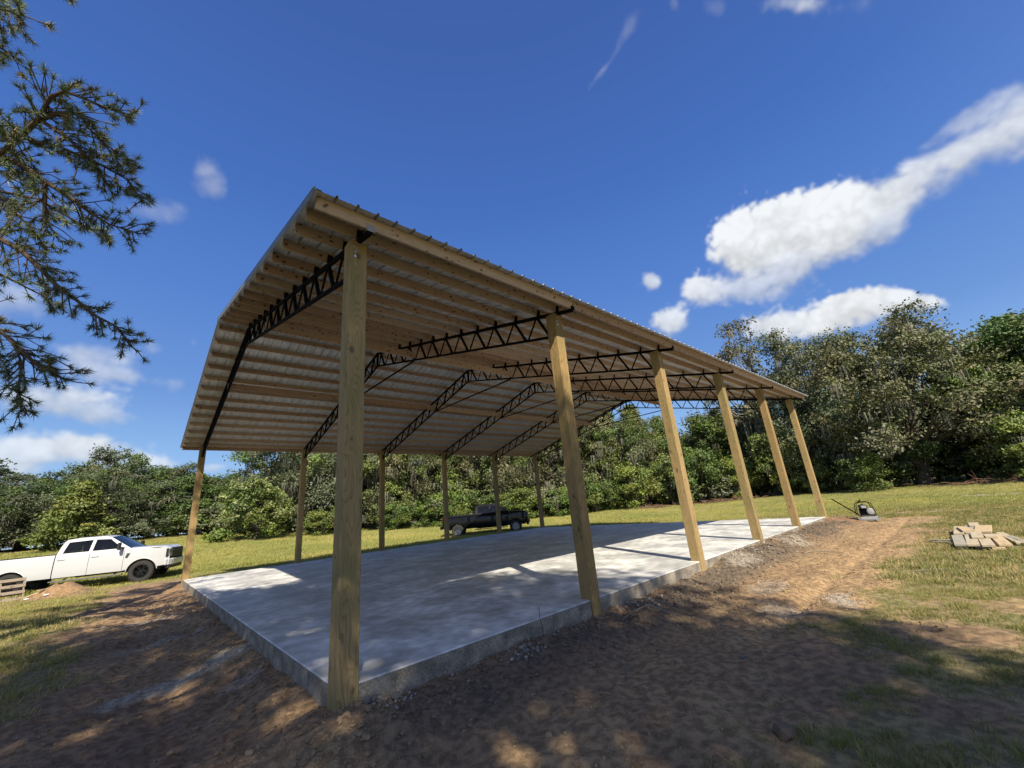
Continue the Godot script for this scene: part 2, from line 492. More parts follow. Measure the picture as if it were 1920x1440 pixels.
func make_materials() -> void:
	var treated_a := wood_texture(160, 1024, lin(0.38, 0.265, 0.12), lin(0.17, 0.112, 0.046), lin(0.12, 0.07, 0.035), 13.0, 9, 11, 0.4)
	var treated_b := wood_texture(160, 1024, lin(0.38, 0.26, 0.115), lin(0.17, 0.11, 0.045), lin(0.12, 0.07, 0.035), 15.0, 12, 27, 0.3)
	var pine_a := wood_texture(96, 1280, lin(0.47, 0.335, 0.235), lin(0.28, 0.18, 0.12), lin(0.08, 0.035, 0.02), 6.0, 30, 31, 0.0, 1.9)
	var pine_b := wood_texture(96, 1280, lin(0.52, 0.385, 0.275), lin(0.33, 0.225, 0.15), lin(0.10, 0.045, 0.025), 7.0, 26, 53, 0.0, 1.7)
	var wn := normal_texture(256, 0.06, 2.0, 77)
	M.post = [mat(Color.WHITE, 0.85, 0.0, treated_a), mat(Color.WHITE, 0.85, 0.0, treated_b), mat(lin(0.86, 0.84, 0.80), 0.85, 0.0, treated_b), mat(lin(0.95, 0.88, 0.78), 0.85, 0.0, treated_a), mat(lin(0.85, 0.86, 0.84), 0.85, 0.0, treated_a)]
	M.pine = [mat(Color.WHITE, 0.75, 0.0, pine_a), mat(Color.WHITE, 0.75, 0.0, pine_b), mat(lin(0.86, 0.82, 0.78), 0.78, 0.0, pine_a), mat(lin(0.92, 0.95, 0.98), 0.78, 0.0, pine_b)]
	for m in M.post:
		m.normal_enabled = true; m.normal_texture = wn; m.normal_scale = 0.35
	M.offcut = [mat(lin(0.86, 1.0, 0.98), 0.85, 0.0, pine_b), mat(lin(0.95, 1.0, 0.85), 0.85, 0.0, pine_b), mat(lin(0.62, 0.80, 0.92), 0.9, 0.0, pine_b)]
	M.grey_wood = mat(lin(0.52, 0.58, 0.62), 0.95, 0.0, pine_b)
	M.black_steel = mat(lin(0.006, 0.0065, 0.009), 0.8, 0.0)
	M.black_steel.metallic_specular = 0.15
	M.grey_plate = mat(lin(0.30, 0.31, 0.33), 0.55, 0.2)
	M.bolt = mat(lin(0.75, 0.76, 0.78), 0.25, 1.0)
	var sheet_tone := tone_texture(512, 0.82, 1.0, 0.006, 0.05, 61, 0.6)
	M.sheet = mat(lin(0.62, 0.65, 0.69), 0.4, 0.2, sheet_tone)
	M.trim = mat(lin(0.20, 0.21, 0.20), 0.5, 0.3, sheet_tone)
	# concrete
	var conc := tone_texture(1024, 0.64, 1.0, 0.006, 0.03, 71, 0.58, 70.0)
	M.slab = mat(lin(0.78, 0.775, 0.75), 0.5, 0.0, conc)
	M.slab.roughness_texture = conc
	M.slab.roughness = 0.62
	M.slab.normal_enabled = true
	M.slab.normal_texture = normal_texture(512, 0.03, 1.2, 79)
	M.slab.normal_scale = 0.12
	M.slab_edge = mat(lin(0.38, 0.335, 0.27), 0.92, 0.0, tone_texture(512, 0.55, 1.0, 0.012, 0.09, 81, 0.5))
	M.slab_edge.uv1_triplanar = true
	M.slab_edge.uv1_scale = Vector3(0.7, 0.7, 0.7)
	# soil: the vertex colours say which earth lies where, the texture gives the grain
	var earth := earth_textures(1024)
	M.ground = vmat(0.97, earth[0])
	M.ground.normal_enabled = true
	M.ground.normal_texture = earth[1]
	M.ground.normal_scale = 1.0
	M.grain = vmat(0.95)
	M.bark = mat(lin(0.16, 0.135, 0.11), 0.95, 0.0, tone_texture(256, 0.45, 1.0, 0.03, 0.14, 95, 0.5))
	M.pale_bark = mat(lin(0.36, 0.33, 0.28), 0.95, 0.0, M.bark.albedo_texture)
	M.pine_bark = mat(lin(0.19, 0.13, 0.095), 0.95, 0.0, M.bark.albedo_texture)
	M.leaf = leaf_mat(Color(0.5, 0.6, 0.2))
	M.leaf_tints = []
	for t in [[1.0, 1.0, 1.0], [0.86, 0.9, 0.95], [1.12, 1.08, 0.9], [0.92, 1.02, 0.9], [1.05, 0.98, 1.05], [0.8, 0.92, 0.85]]:
		var lm := leaf_mat(Color(0.5, 0.6, 0.2))
		lm.albedo_color = Color(minf(1.0, t[0] / 1.12), minf(1.0, t[1] / 1.12), minf(1.0, t[2] / 1.12)).linear_to_srgb()
		M.leaf_tints.push_back(lm)
	M.needle = leaf_mat(Color(0.4, 0.5, 0.2))
	M.moss = leaf_mat(Color(0.4, 0.4, 0.3))
	M.grass = leaf_mat(Color(0.6, 0.7, 0.2))
	M.rubble = mat(lin(0.42, 0.40, 0.37), 0.95, 0.0, M.slab_edge.albedo_texture)
	M.clod = vmat(0.98)

func leaf_mat(back: Color) -> StandardMaterial3D:
	var m := vmat(0.62)
	m.backlight_enabled = true
	m.backlight = back
	m.cull_mode = BaseMaterial3D.CULL_DISABLED
	return m

# ---------------------------------------------------------------- ground
func az_rise(az: float) -> float:
	var t := [[-180.0, 1.0], [-120.0, 2.3], [-92.0, 2.3], [-82.0, 2.1], [-73.0, 1.4], [-60.0, 0.8], [-43.0, 0.35], [-20.0, 0.55], [5.0, 0.6], [60.0, 0.6], [180.0, 1.0]]
	for i in t.size() - 1:
		if az <= t[i + 1][0]:
			return lerpf(t[i][1], t[i + 1][1], (az - t[i][0]) / (t[i + 1][0] - t[i][0]))
	return 1.0

func slab_gap(x: float, z: float) -> float:   # distance outside the slab, negative inside
	var dx := maxf(x, -W - x)
	var dz := maxf(z, -18.5 - z)
	if dx <= 0.0 and dz <= 0.0:
		return maxf(dx, dz)
	return Vector2(maxf(dx, 0.0), maxf(dz, 0.0)).length()

func grass_share(x: float, z: float) -> float:
	var e := n2.get_noise_2d(x * 0.7, z * 0.7) * 0.9 + n1.get_noise_2d(x * 2.5, z * 2.5) * 0.4
	var right := sst(-0.35, 0.55, x - 2.75 + e * 1.1)
	var front := sst(-0.35, 0.5, z - 2.25 - maxf(0.0, x + 4.0) * 0.5 + e)
	var left := sst(-0.2, 0.7, -W - 1.1 - x + e * 0.9) * (0.35 + 0.65 * sst(1.2, -0.6, z))
	var back := sst(-0.3, 0.8, -19.9 - z + e * 1.1)
	if x < -W + 1.5 and z > -0.5:
		left = maxf(sst(-19.0, -20.8, x + e), sst(-0.3, 0.5, z - 2.2 + e))
	var heap := clampf(1.6 * exp(-(pow((x + 19.9) / 1.5, 2.0) + pow((z - 3.2) / 1.0, 2.0))), 0.0, 1.0)
	for k in [[2.77, -22.7, 1.0], [4.4, -32.2, 1.0], [3.4, -4.9, 0.45], [4.6, -6.5, 0.5], [3.9, -3.0, 0.4]]:
		var q: float = Vector2((x - k[0]) / 1.6, z - k[1]).length() / k[2]
		if q < 1.4:
			heap = maxf(heap, 0.85 * (1.0 - sst(0.5, 1.3, q + e * 0.6)))
	return clampf(maxf(maxf(right, front), maxf(left, back)), 0.0, 1.0) * (1.0 - heap)

func gh(x: float, z: float) -> float:
	var g := slab_gap(x, z)
	if g < -0.35:
		return -0.62
	var y := -0.27 + n2.get_noise_2d(x * 0.12, z * 0.12) * 0.05
	var dirt := 1.0 - grass_share(x, z)
	y += n1.get_noise_2d(x, z) * (0.012 + 0.045 * dirt) + n3.get_noise_2d(x, z) * (0.006 + 0.02 * dirt)
	# spoil pushed up against the long side
	if x > -0.4 and x < 4.0 and z < 1.0 and z > -20.0:
		var lump := 0.5 + 0.5 * n2.get_noise_2d(z * 1.7 + 40.0, x * 1.4)
		var hgt := lerpf(0.07, 0.2, sst(-7.0, -9.0, z)) * (0.45 + 0.9 * lump)
		y += hgt * exp(-pow(maxf(x, 0.0) / lerpf(0.45, 0.75, sst(-6.0, -9.0, z)), 2.0))
		for k in [[0.62, -9.9, 0.5, 0.15], [0.55, -12.4, 0.6, 0.16], [0.75, -15.6, 0.75, 0.17], [0.45, -4.4, 0.45, 0.09], [0.5, -2.7, 0.5, 0.06], [0.9, -17.6, 0.7, 0.08]]:
			var d: float = Vector2(x - k[0], z - k[1]).length() / k[2]
			if d < 2.2:
				y += k[3] * exp(-d * d * 1.4) * (0.7 + 0.7 * n1.get_noise_2d(x * 1.3 + 5.0, z * 1.3))
		y -= 0.055 * exp(-pow((x - 2.15) / 0.12, 2.0)) * sst(-3.0, -5.0, z) + 0.03 * exp(-pow((x - 1.3) / 0.3, 2.0))
	# the short side drops to a shallow trough
	if z > -0.4 and x < 0.6 and x > -18.0:
		y += 0.06 * exp(-pow(maxf(z, 0.0) / 0.35, 2.0)) - 0.07 * exp(-pow((z - 1.0) / 0.7, 2.0)) * sst(0.5, -1.5, x)
		y += 0.02 * sin(x * 3.1 + z * 1.2 + n1.get_noise_2d(x, z) * 3.0) * sst(0.0, 0.6, z) * dirt
	# sand heap by the parked white truck
	for k in [[-19.7, 3.05, 0.62, 0.42], [-20.4, 3.5, 0.6, 0.34], [-19.15, 2.75, 0.5, 0.18], [-18.6, 4.25, 0.4, 0.14]]:
		var d: float = Vector2(x - k[0], z - k[1]).length() / k[2]
		if d < 2.5:
			y += k[3] * exp(-d * d) * (0.85 + 0.5 * n1.get_noise_2d(x * 0.9, z * 0.9))
	var rel := Vector2(x - 4.248, z - 1.515)
	var dist := rel.length()
	if dist > 20.0:
		y += az_rise(rad_to_deg(atan2(rel.x, -rel.y))) * sst(23.0, 72.0, dist)
		y += n2.get_noise_2d(x * 0.05, z * 0.05) * 0.25 * sst(25.0, 60.0, dist)
	return y

func e_field(x: float, z: float) -> float:
	return n2.get_noise_2d(x * 0.15, z * 0.15) * 4.0

func ground_color(x: float, z: float) -> Color:
	var a := n2.get_noise_2d(x * 0.55 + 9.0, z * 0.55)
	var b := n1.get_noise_2d(x * 0.8, z * 0.8 + 30.0)
	var d := n3.get_noise_2d(x * 0.6, z * 0.6)
	var sand := Color(0.50, 0.345, 0.185)
	var brown := Color(0.31, 0.20, 0.12)
	var grey := Color(0.18, 0.14, 0.105)
	var c := brown.lerp(sand, clampf(0.5 + a * 0.9 + b * 0.5 + 0.25 * sst(0.8, 2.4, x) + 0.35 * sst(-5.0, -8.0, z) * sst(0.2, 1.2, x), 0.0, 1.0))
	# dark topsoil in the spoil along the slab
	var spoil := exp(-pow((x - 0.45) / 0.6, 2.0)) * sst(0.6, -1.0, z) * sst(-0.5, 0.0, x)
	c = c.lerp(grey, clampf(spoil * (0.85 + a * 0.9 + b * 0.6), 0.0, 0.95))
	# pale cement washed out over the earth, in patches with their own outline
	for k in [[2.49, -6.07, 0.22, 0.5, 0.4, 0.8], [1.93, -5.31, 0.22, 0.4, 0.9, 0.5], [1.45, -6.6, 0.3, 0.5, 0.3, 0.4], [-9.1, 1.05, 0.18, 0.75, 0.25, 0.75], [-6.05, 0.9, 0.16, 0.7, 0.3, 0.7], [-3.3, 0.75, 0.24, 0.95, 0.45, 0.95], [-2.2, 0.35, 0.14, 0.3, 0.6, 0.5], [2.77, -22.7, 1.2, 0.5, 0.0, 0.9], [4.4, -32.2, 1.3, 0.6, 0.0, 0.9], [0.5, -12.0, 0.35, 0.6, 0.4, 0.55], [0.3, -8.6, 0.35, 0.5, 0.2, 0.6]]:
		var p := Vector2(x - k[0], z - k[1]).rotated(k[4])
		var q := Vector2(p.x / k[2], p.y / k[3]).length() + b * 0.7 + d * 0.5
		if q < 1.25:
			c = c.lerp(Color(0.50, 0.46, 0.39), k[5] * (1.0 - sst(0.6, 1.25, q)))
	# orange fill sand round the far and left edges
	var g := slab_gap(x, z)
	if g > -0.5 and g < 2.2 and (x < -W + 0.5 or z < -18.0):
		c = c.lerp(Color(0.42, 0.25, 0.12), 0.75 * (1.0 - sst(0.9, 1.7, g + b * 0.5)))
	var hp := exp(-(pow((x + 19.9) / 1.3, 2.0) + pow((z - 3.2) / 0.9, 2.0)))
	c = c.lerp(Color(0.50, 0.32, 0.16).lerp(Color(0.30, 0.19, 0.11), clampf(0.4 + b * 1.2 + d, 0.0, 1.0)), clampf(hp * 1.5, 0.0, 1.0))
	var gs := grass_share(x, z)
	if gs > 0.0:
		var thatch := Color(0.37, 0.30, 0.15).lerp(Color(0.26, 0.26, 0.10), clampf(0.5 + a * 0.8 + b * 0.7, 0.0, 1.0))
		var field := Color(0.41, 0.385, 0.13).lerp(Color(0.31, 0.325, 0.10), clampf(0.5 + n2.get_noise_2d(x * 0.2, z * 0.2) * 1.3, 0.0, 1.0))
		thatch = thatch.lerp(field, sst(5.0, 14.0, g + e_field(x, z)))   # mown round the slab, long grass in the field
		c = c.lerp(thatch, clampf(gs * (0.86 + 0.3 * b), 0.0, 1.0))
	return c

func axis(parts: Array) -> PackedFloat32Array:
	var out := PackedFloat32Array()
	for q in parts:
		var n := int(ceil((q[1] - q[0]) / q[2]))
		for i in n:
			out.push_back(lerpf(q[0], q[1], float(i) / n))
	out.push_back(parts[-1][1])
	return out

func make_ground() -> void:
	var xs := axis([[-520, -90, 30], [-90, -34, 2.5], [-34, -16, 0.35], [-16, -5, 0.2], [-5, -1, 0.1], [-1, 6, 0.06], [6, 12, 0.2], [12, 30, 1], [30, 90, 4], [90, 520, 30]])
	var zs := axis([[-520, -90, 30], [-90, -32, 2.5], [-32, -19, 0.4], [-19, -9, 0.13], [-9, 2.6, 0.065], [2.6, 8, 0.15], [8, 20, 1], [20, 80, 4], [80, 520, 30]])
	var nx := xs.size()
	var nz := zs.size()
	var v := PackedVector3Array(); v.resize(nx * nz)
	var c := PackedColorArray(); c.resize(nx * nz)
	var u := PackedVector2Array(); u.resize(nx * nz)
	var nn := PackedVector3Array(); nn.resize(nx * nz)
	for j in nz:
		for i in nx:
			var x := xs[i]
			var z := zs[j]
			v[j * nx + i] = Vector3(x, gh(x, z), z)
			c[j * nx + i] = ground_color(x, z)
			u[j * nx + i] = Vector2(x, z) / 2.3
	for j in nz:
		for i in nx:
			var l := v[j * nx + maxi(i - 1, 0)]
			var r := v[j * nx + mini(i + 1, nx - 1)]
			var b := v[maxi(j - 1, 0) * nx + i]
			var f := v[mini(j + 1, nz - 1) * nx + i]
			nn[j * nx + i] = (f - b).cross(r - l).normalized()
	var idx := PackedInt32Array()
	for j in nz - 1:
		for i in nx - 1:
			var k := j * nx + i
			idx.append_array([k, k + 1, k + nx + 1, k, k + nx + 1, k + nx])
	var a := []
	a.resize(Mesh.ARRAY_MAX)
	a[Mesh.ARRAY_VERTEX] = v; a[Mesh.ARRAY_NORMAL] = nn; a[Mesh.ARRAY_TEX_UV] = u; a[Mesh.ARRAY_COLOR] = c; a[Mesh.ARRAY_INDEX] = idx
	var m := ArrayMesh.new()
	m.add_surface_from_arrays(Mesh.PRIMITIVE_TRIANGLES, a)
	put("ground", m, M.ground).set_meta("kind", "structure")

func make_slab() -> void:
	# the slab: a troweled top with slightly eased arrises, and board-marked sides
	var x0 := -W + 0.03
	var x1 := -0.025
	var z0 := -18.47
	var z1 := -0.03
	var b := 0.012
	var top := MB.new()
	var nx := 14
	var nz := 16
	for i in nx:
		for j in nz:
			var xa := lerpf(x0 + b, x1 - b, float(i) / nx); var xb := lerpf(x0 + b, x1 - b, float(i + 1) / nx)
			var za := lerpf(z0 + b, z1 - b, float(j) / nz); var zb := lerpf(z0 + b, z1 - b, float(j + 1) / nz)
			top.quad(V(xa, 0, za), V(xb, 0, za), V(xb, 0, zb), V(xa, 0, zb), Vector3.UP, Vector2(xa, za) / 8.5, Vector2(xb, za) / 8.5, Vector2(xb, zb) / 8.5, Vector2(xa, zb) / 8.5)
	var ring := [V(x0, 0, z0), V(x1, 0, z0), V(x1, 0, z1), V(x0, 0, z1)]
	var inn := [V(x0 + b, 0, z0 + b), V(x1 - b, 0, z0 + b), V(x1 - b, 0, z1 - b), V(x0 + b, 0, z1 - b)]
	var side := MB.new()
	var outs := [V(0, 0, -1), V(1, 0, 0), V(0, 0, 1), V(-1, 0, 0)]
	for k in 4:
		var k2 := (k + 1) % 4
		var dn := V(0, -b, 0)
		top.quad(inn[k], inn[k2], ring[k2] + dn, ring[k] + dn, outs[k] + Vector3.UP, Vector2(inn[k].x, inn[k].z) / 8.5, Vector2(inn[k2].x, inn[k2].z) / 8.5, Vector2(ring[k2].x, ring[k2].z) / 8.5, Vector2(ring[k].x, ring[k].z) / 8.5)
		side.quad(ring[k] + dn, ring[k2] + dn, ring[k2] + V(0, -0.5, 0), ring[k] + V(0, -0.5, 0), outs[k])
	var o := group_node("concrete_slab", self)
	o.set_meta("kind", "structure")
	put("slab_top", top, M.slab, o)
	put("slab_edge", side, M.slab_edge, o)

# ---------------------------------------------------------------- the pole barn
func ytop(x: float) -> float:      # top of the trusses' upper chord
	var e := x if x > -W / 2 else -W - x
	return 4.745 - PITCH * e

func make_barn() -> void:
	var barn := thing("pole_barn", "open pole barn with wooden posts, black steel trusses and ribbed metal roof on concrete slab", "barn")
	var cosr := 1.0 / sqrt(1.0 + PITCH * PITCH)
	var sinr := PITCH * cosr
	# posts
	var post_mesh := []
	for k in 3:
		var m := MB.new()
		m.box(Transform3D(Basis.IDENTITY, V(0, 2.105, 0)), V(P, 5.21, P), 0.007, 1, Vector2(2.0, 1.0 / 5.3), Vector2(0.13 + k * 0.29, k * 0.37 + 0.5))
		post_mesh.push_back(m.mesh())
	var bolt := MB.new()
	bolt.lathe([Vector2(0.0, 0.016), Vector2(0.011, 0.014), Vector2(0.013, 0.008), Vector2(0.013, 0.004), Vector2(0.021, 0.003), Vector2(0.021, -0.002)], Transform3D(Basis(V(0, 0, -1), V(0, 1, 0), V(1, 0, 0)), Vector3.ZERO), 10)
	var bolt_mesh := bolt.mesh()
	for row in 2:
		for k in 6:
			var x := -P / 2 if row == 0 else -W + P / 2
			var po := put("post", post_mesh[(k + row) % 3], M.post[(k * 3 + row * 2) % 5], barn, Transform3D(Basis(Vector3.UP, PI * ((k + row) % 2)), V(x, 0, -(k * S + P / 2))))
			for b in 3:
				var side: float = 1.0 if row == 0 else -1.0
				var world := V(x + side * (P / 2 + 0.001), 4.49 + b * 0.068, -(k * S + P / 2) + 0.045)
				put("bolt", bolt_mesh, M.bolt, po, po.transform.affine_inverse() * Transform3D(Basis(Vector3.UP, 0.0 if row == 0 else PI), world))
	# trusses
	var nodes := [-0.03, -0.50, -1.13, -1.765, -2.40, -3.035, -3.67, -4.305, -4.94, -5.575, -6.21, -6.845, -7.48]
	var proto := {}
	var mid := -W / 2
	var chord := MB.new()
	chord.bar(V(0.345, ytop(0.345) - 0.03 * 1.03, 0), V(mid + 0.03, ytop(mid + 0.03) - 0.031, 0), 0.052, 0.06, Vector3.UP, 0.004)
	var low := MB.new()
	low.bar(V(-P - 0.002, ytop(-P) - 0.47, 0), V(mid + 0.028, ytop(mid + 0.028) - 0.47, 0), 0.052, 0.042, Vector3.UP, 0.004)
	proto["top_chord"] = [chord.mesh()]
	proto["bottom_chord"] = [low.mesh()]
	proto["brace"] = []
	proto["purlin_clip"] = []
	for i in nodes.size():
		var x: float = nodes[i]
		var m := MB.new()
		if i > 0:
			m.bar(V(x, ytop(x) - 0.055, 0), V(x + 0.25, ytop(x + 0.25) - 0.455, 0), 0.036, 0.05, V(0, 0, 1))
			proto["brace"].push_back(m.mesh())
			m = MB.new()
			if i > 1:
				var xp: float = nodes[i - 1]
				m.bar(V(x + 0.33, ytop(x + 0.33) - 0.455, 0.0), V(xp - 0.05, ytop(xp - 0.05) - 0.055, 0.0), 0.024, 0.026, V(0, 0, 1))
				proto["brace"].push_back(m.mesh())
			m = MB.new()
		# an upright plate that each purlin is nailed to
		m.box(Transform3D(Basis(V(0, 0, 1), atan(-PITCH)), V(x + 0.027 + 0.055 * sinr, ytop(x + 0.03) + 0.055, 0)), V(0.006, 0.115, 0.075))
		proto["purlin_clip"].push_back(m.mesh())
	var eb := MB.new()
	eb.bar(V(-7.6, ytop(-7.6) - 0.47, 0), V(-7.49, ytop(-7.49) - 0.055, 0), 0.024, 0.026, V(0, 0, 1))
	proto["brace"].push_back(eb.mesh())
	var plate := MB.new()
	plate.box(Transform3D(Basis.IDENTITY, V(0.352, ytop(0.352) + 0.035, 0)), V(0.008, 0.125, 0.1), 0.002)
	var king := MB.new()
	king.bar(V(mid, ytop(mid) - 0.5, 0), V(mid, ytop(mid) - 0.01, 0), 0.06, 0.055, V(1, 0, 0))
	var king_mesh := king.mesh()
	var tie := MB.new()
	var tx := -5.36
	tie.bar(V(tx, ytop(tx) - 0.505, 0), V(-W - tx, ytop(tx) - 0.505, 0), 0.036, 0.036)
	var tie_mesh := tie.mesh()
	var plate_mesh := plate.mesh()
	for k in 6:
		var z := -(k * S + P / 2)
		var tr := group_node("truss", barn, Transform3D(Basis.IDENTITY, V(0, 0, z)))
		for half in 2:
			var xf := Transform3D.IDENTITY if half == 0 else Transform3D(Basis(V(0, 1, 0), PI), V(-W, 0, 0))
			for part in proto:
				for m in proto[part]:
					put(part, m, M.black_steel, tr, xf)
			put("end_plate", plate_mesh, M.grey_plate if (k == 0 and half == 0) else M.black_steel, tr, xf)
		put("king_post", king_mesh, M.black_steel, tr)
		if k > 0:
			put("tie_bar", tie_mesh, M.black_steel, tr)
	# purlins: three boards to a line, butted over a truss
	var zn := 0.51
	var zf := -(5 * S + P + 0.42)
	var board := []
	var lens := [[zn, -(1 * S + P / 2)], [-(1 * S + P / 2), -(3 * S + P / 2)], [-(3 * S + P / 2), zf], [zn, -(2 * S + P / 2)], [-(2 * S + P / 2), -(4 * S + P / 2)], [-(4 * S + P / 2), zf]]
	for q in lens:
		var row := []
		for k in 3:
			var m := MB.new()
			m.box(Transform3D(Basis.IDENTITY, V(0, 0.07, 0)), V(0.038, 0.14, absf(q[0] - q[1]) - 0.004), 0.004, 2, Vector2(5.0, 1.0 / 3.7), Vector2(k * 0.31, k * 0.23))
			row.push_back(m.mesh())
		board.push_back(row)
	var idx := 0
	rng.seed = 5
	for half in 2:
		for i in nodes.size() + 1:
			var x: float = nodes[i - 1] if i > 0 else 0.325
			for s in 3:
				var q: Array = lens[s + 3 * (i % 2)]
				var xx := x if half == 0 else -W - x
				var tilt := atan(-PITCH) if half == 0 else atan(PITCH)
				var lift := 0.002 if i > 0 else 0.0
				var b := put("purlin" if i > 0 else "eave_board", board[s + 3 * (i % 2)][rng.randi() % 3], M.pine[rng.randi() % 4], barn, Transform3D(Basis(V(0, 0, 1), tilt), V(xx, ytop(xx) + lift, (q[0] + q[1]) / 2)))
				idx += 1
	# long boards laid on the lower chords, above the tie bars
	for half in 2:
		for s in 3:
			var q: Array = lens[s + 3 * half]
			var z0: float = minf(q[0], 0.0)
			if s == 0:
				z0 = -P / 2 + 0.03
			var z1: float = q[1] if s < 2 else -(5 * S + P / 2 + 0.03)
			var m := MB.new()
			m.box(Transform3D(Basis.IDENTITY, V(0, 0.092, 0)), V(0.038, 0.184, absf(z0 - z1) - 0.004), 0.004, 2, Vector2(4.0, 1.0 / 3.7), Vector2(s * 0.3, half * 0.4))
			var xx := tx if half == 0 else -W - tx
			put("bracing_board", m, M.pine[(s + half * 2) % 4], barn, Transform3D(Basis.IDENTITY, V(xx + 0.07 * (1 if half == 0 else -1), ytop(tx) - 0.436, (z0 + z1) / 2)))
	# roof sheets: 0.92 m wide, a rib every 23 cm
	var np := 21
	var zs := zn + 0.06
	var ze := zf - 0.06
	var pw := (zs - ze) / np
	var sl := (0.46 - mid) / cosr
	var prof := []
	for r in 4:
		var o := r * pw / 4
		prof.append_array([Vector2(o, 0.03), Vector2(o + 0.011, 0.03), Vector2(o + 0.018, 0.0), Vector2(o + 0.075, 0.0), Vector2(o + 0.081, 0.003), Vector2(o + 0.092, 0.003), Vector2(o + 0.098, 0.0), Vector2(o + 0.132, 0.0), Vector2(o + 0.138, 0.003), Vector2(o + 0.149, 0.003), Vector2(o + 0.155, 0.0), Vector2(o + pw / 4 - 0.018, 0.0), Vector2(o + pw / 4 - 0.011, 0.03)])
	prof.push_back(Vector2(pw, 0.03))
	var sheet_mesh := []
	for k in 3:
		var m := MB.new()
		for layer in 2:
			for i in prof.size() - 1:
				var a: Vector2 = prof[i] - Vector2(0, 0.0016 * layer)
				var b: Vector2 = prof[i + 1] - Vector2(0, 0.0016 * layer)
				m.quad(V(0, a.y, -a.x), V(0, b.y, -b.x), V(-sl, b.y, -b.x), V(-sl, a.y, -a.x), Vector3.UP if layer == 0 else Vector3.DOWN, Vector2(a.x + k * 0.3, 0), Vector2(b.x + k * 0.3, 0), Vector2(b.x + k * 0.3, sl * 0.3), Vector2(a.x + k * 0.3, sl * 0.3))
		sheet_mesh.push_back(m.mesh())
	var off := 0.1435
	for half in 2:
		for i in np:
			var e := V(0.46 + off * sinr, ytop(0.46) + off * cosr, zs - i * pw)
			var xf := Transform3D(Basis(V(0, 0, 1), atan(-PITCH)), e)
			if half == 1:
				xf = Transform3D(Basis(V(0, 1, 0), PI), V(-W, 0, zs + ze)) * Transform3D(Basis(V(0, 0, 1), atan(-PITCH)), e)
			put("roof_panel", sheet_mesh[(i * 7 + half) % 3], M.sheet, barn, xf)
	# trim: ridge cap and the angles along both gables
	var cap := MB.new()
	var yr := ytop(mid) + off / cosr + 0.037
	for s in [-1.0, 1.0]:
		var e0 := V(mid, yr, 0)
		var e1 := V(mid + s * 0.17, yr - 0.17 * PITCH, 0)
		var e2 := V(mid + s * 0.178, yr - 0.17 * PITCH - 0.024, 0)
		for t in 2:
			var d := V(0, -0.002 * t, 0)
			var up: Vector3 = Vector3.UP if t == 0 else Vector3.DOWN
			cap.quad(e0 + d + V(0, 0, zs + 0.01), e1 + d + V(0, 0, zs + 0.01), e1 + d + V(0, 0, ze - 0.01), e0 + d + V(0, 0, ze - 0.01), up)
			cap.quad(e1 + d + V(0, 0, zs + 0.01), e2 + d + V(0, 0, zs + 0.01), e2 + d + V(0, 0, ze - 0.01), e1 + d + V(0, 0, ze - 0.01), V(s, up.y * 0.3, 0))
	put("ridge_cap", cap, M.trim, barn)
	for gable in 2:
		for half in 2:
			var zz := zs + 0.004 if gable == 0 else ze - 0.004
			var sgn := 1.0 if gable == 0 else -1.0
			var a := V(0.465, ytop(0.465) + off / cosr, 0)
			var b := V(mid + 0.002, ytop(mid + 0.002) + off / cosr, 0)
			if half == 1:
				a = V(-W - a.x, a.y, 0); b = V(mid - 0.002, b.y, 0)
			var m := MB.new()
			m.bar(a + V(0, -0.032, zz), b + V(0, -0.032, zz), 0.003, 0.105)
			m.bar(a + V(0, 0.034, zz - sgn * 0.045), b + V(0, 0.034, zz - sgn * 0.045), 0.09, 0.003)
			put("rake_trim", m, M.trim, barn)
	# bright screw heads where the gable trim is fixed to each purlin
	var sc := MB.new()
	sc.lathe([Vector2(0.0, 0.012), Vector2(0.012, 0.009), Vector2(0.014, 0.0)], Transform3D.IDENTITY, 8)
	var sc_mesh := sc.mesh()
	for half in 2:
		for x in nodes:
			var xx: float = x if half == 0 else -W - x
			put("screw", sc_mesh, M.bolt, barn, Transform3D(Basis.IDENTITY, V(xx, ytop(xx) + 0.045, zn + 0.001)))

# ---------------------------------------------------------------- pickups (nose towards -Z, right side +X, origin on the ground between the axles)
func slice(poly: PackedVector2Array, holes: Array, ys: Array) -> Array:
	var out := []
	for i in ys.size() - 1:
		var band := PackedVector2Array([Vector2(-9, ys[i]), Vector2(9, ys[i]), Vector2(9, ys[i + 1]), Vector2(-9, ys[i + 1])])
		var ps: Array = Geometry2D.intersect_polygons(poly, band)
		for h in holes:
			var nx := []
			for p in ps:
				nx.append_array(Geometry2D.clip_polygons(p, h))
			ps = nx
		out.append_array(ps)
	return out

func half_width(l: float, y: float, hw: float, belt: float) -> float:
	var w := hw - 0.05 * pow(maxf(0.0, (0.85 - y) / 0.45), 2.0) - 0.035 * pow(maxf(0.0, (y - 1.0) / 0.45), 2.0)
	if y > belt:
		w -= 0.25 * (y - belt) * 1.0
	w -= 0.13 * pow(maxf(0.0, (l - 2.3) / 0.7), 2.0) + 0.02 * pow(maxf(0.0, (-2.6 - l) / 0.7), 2.0)
	return w

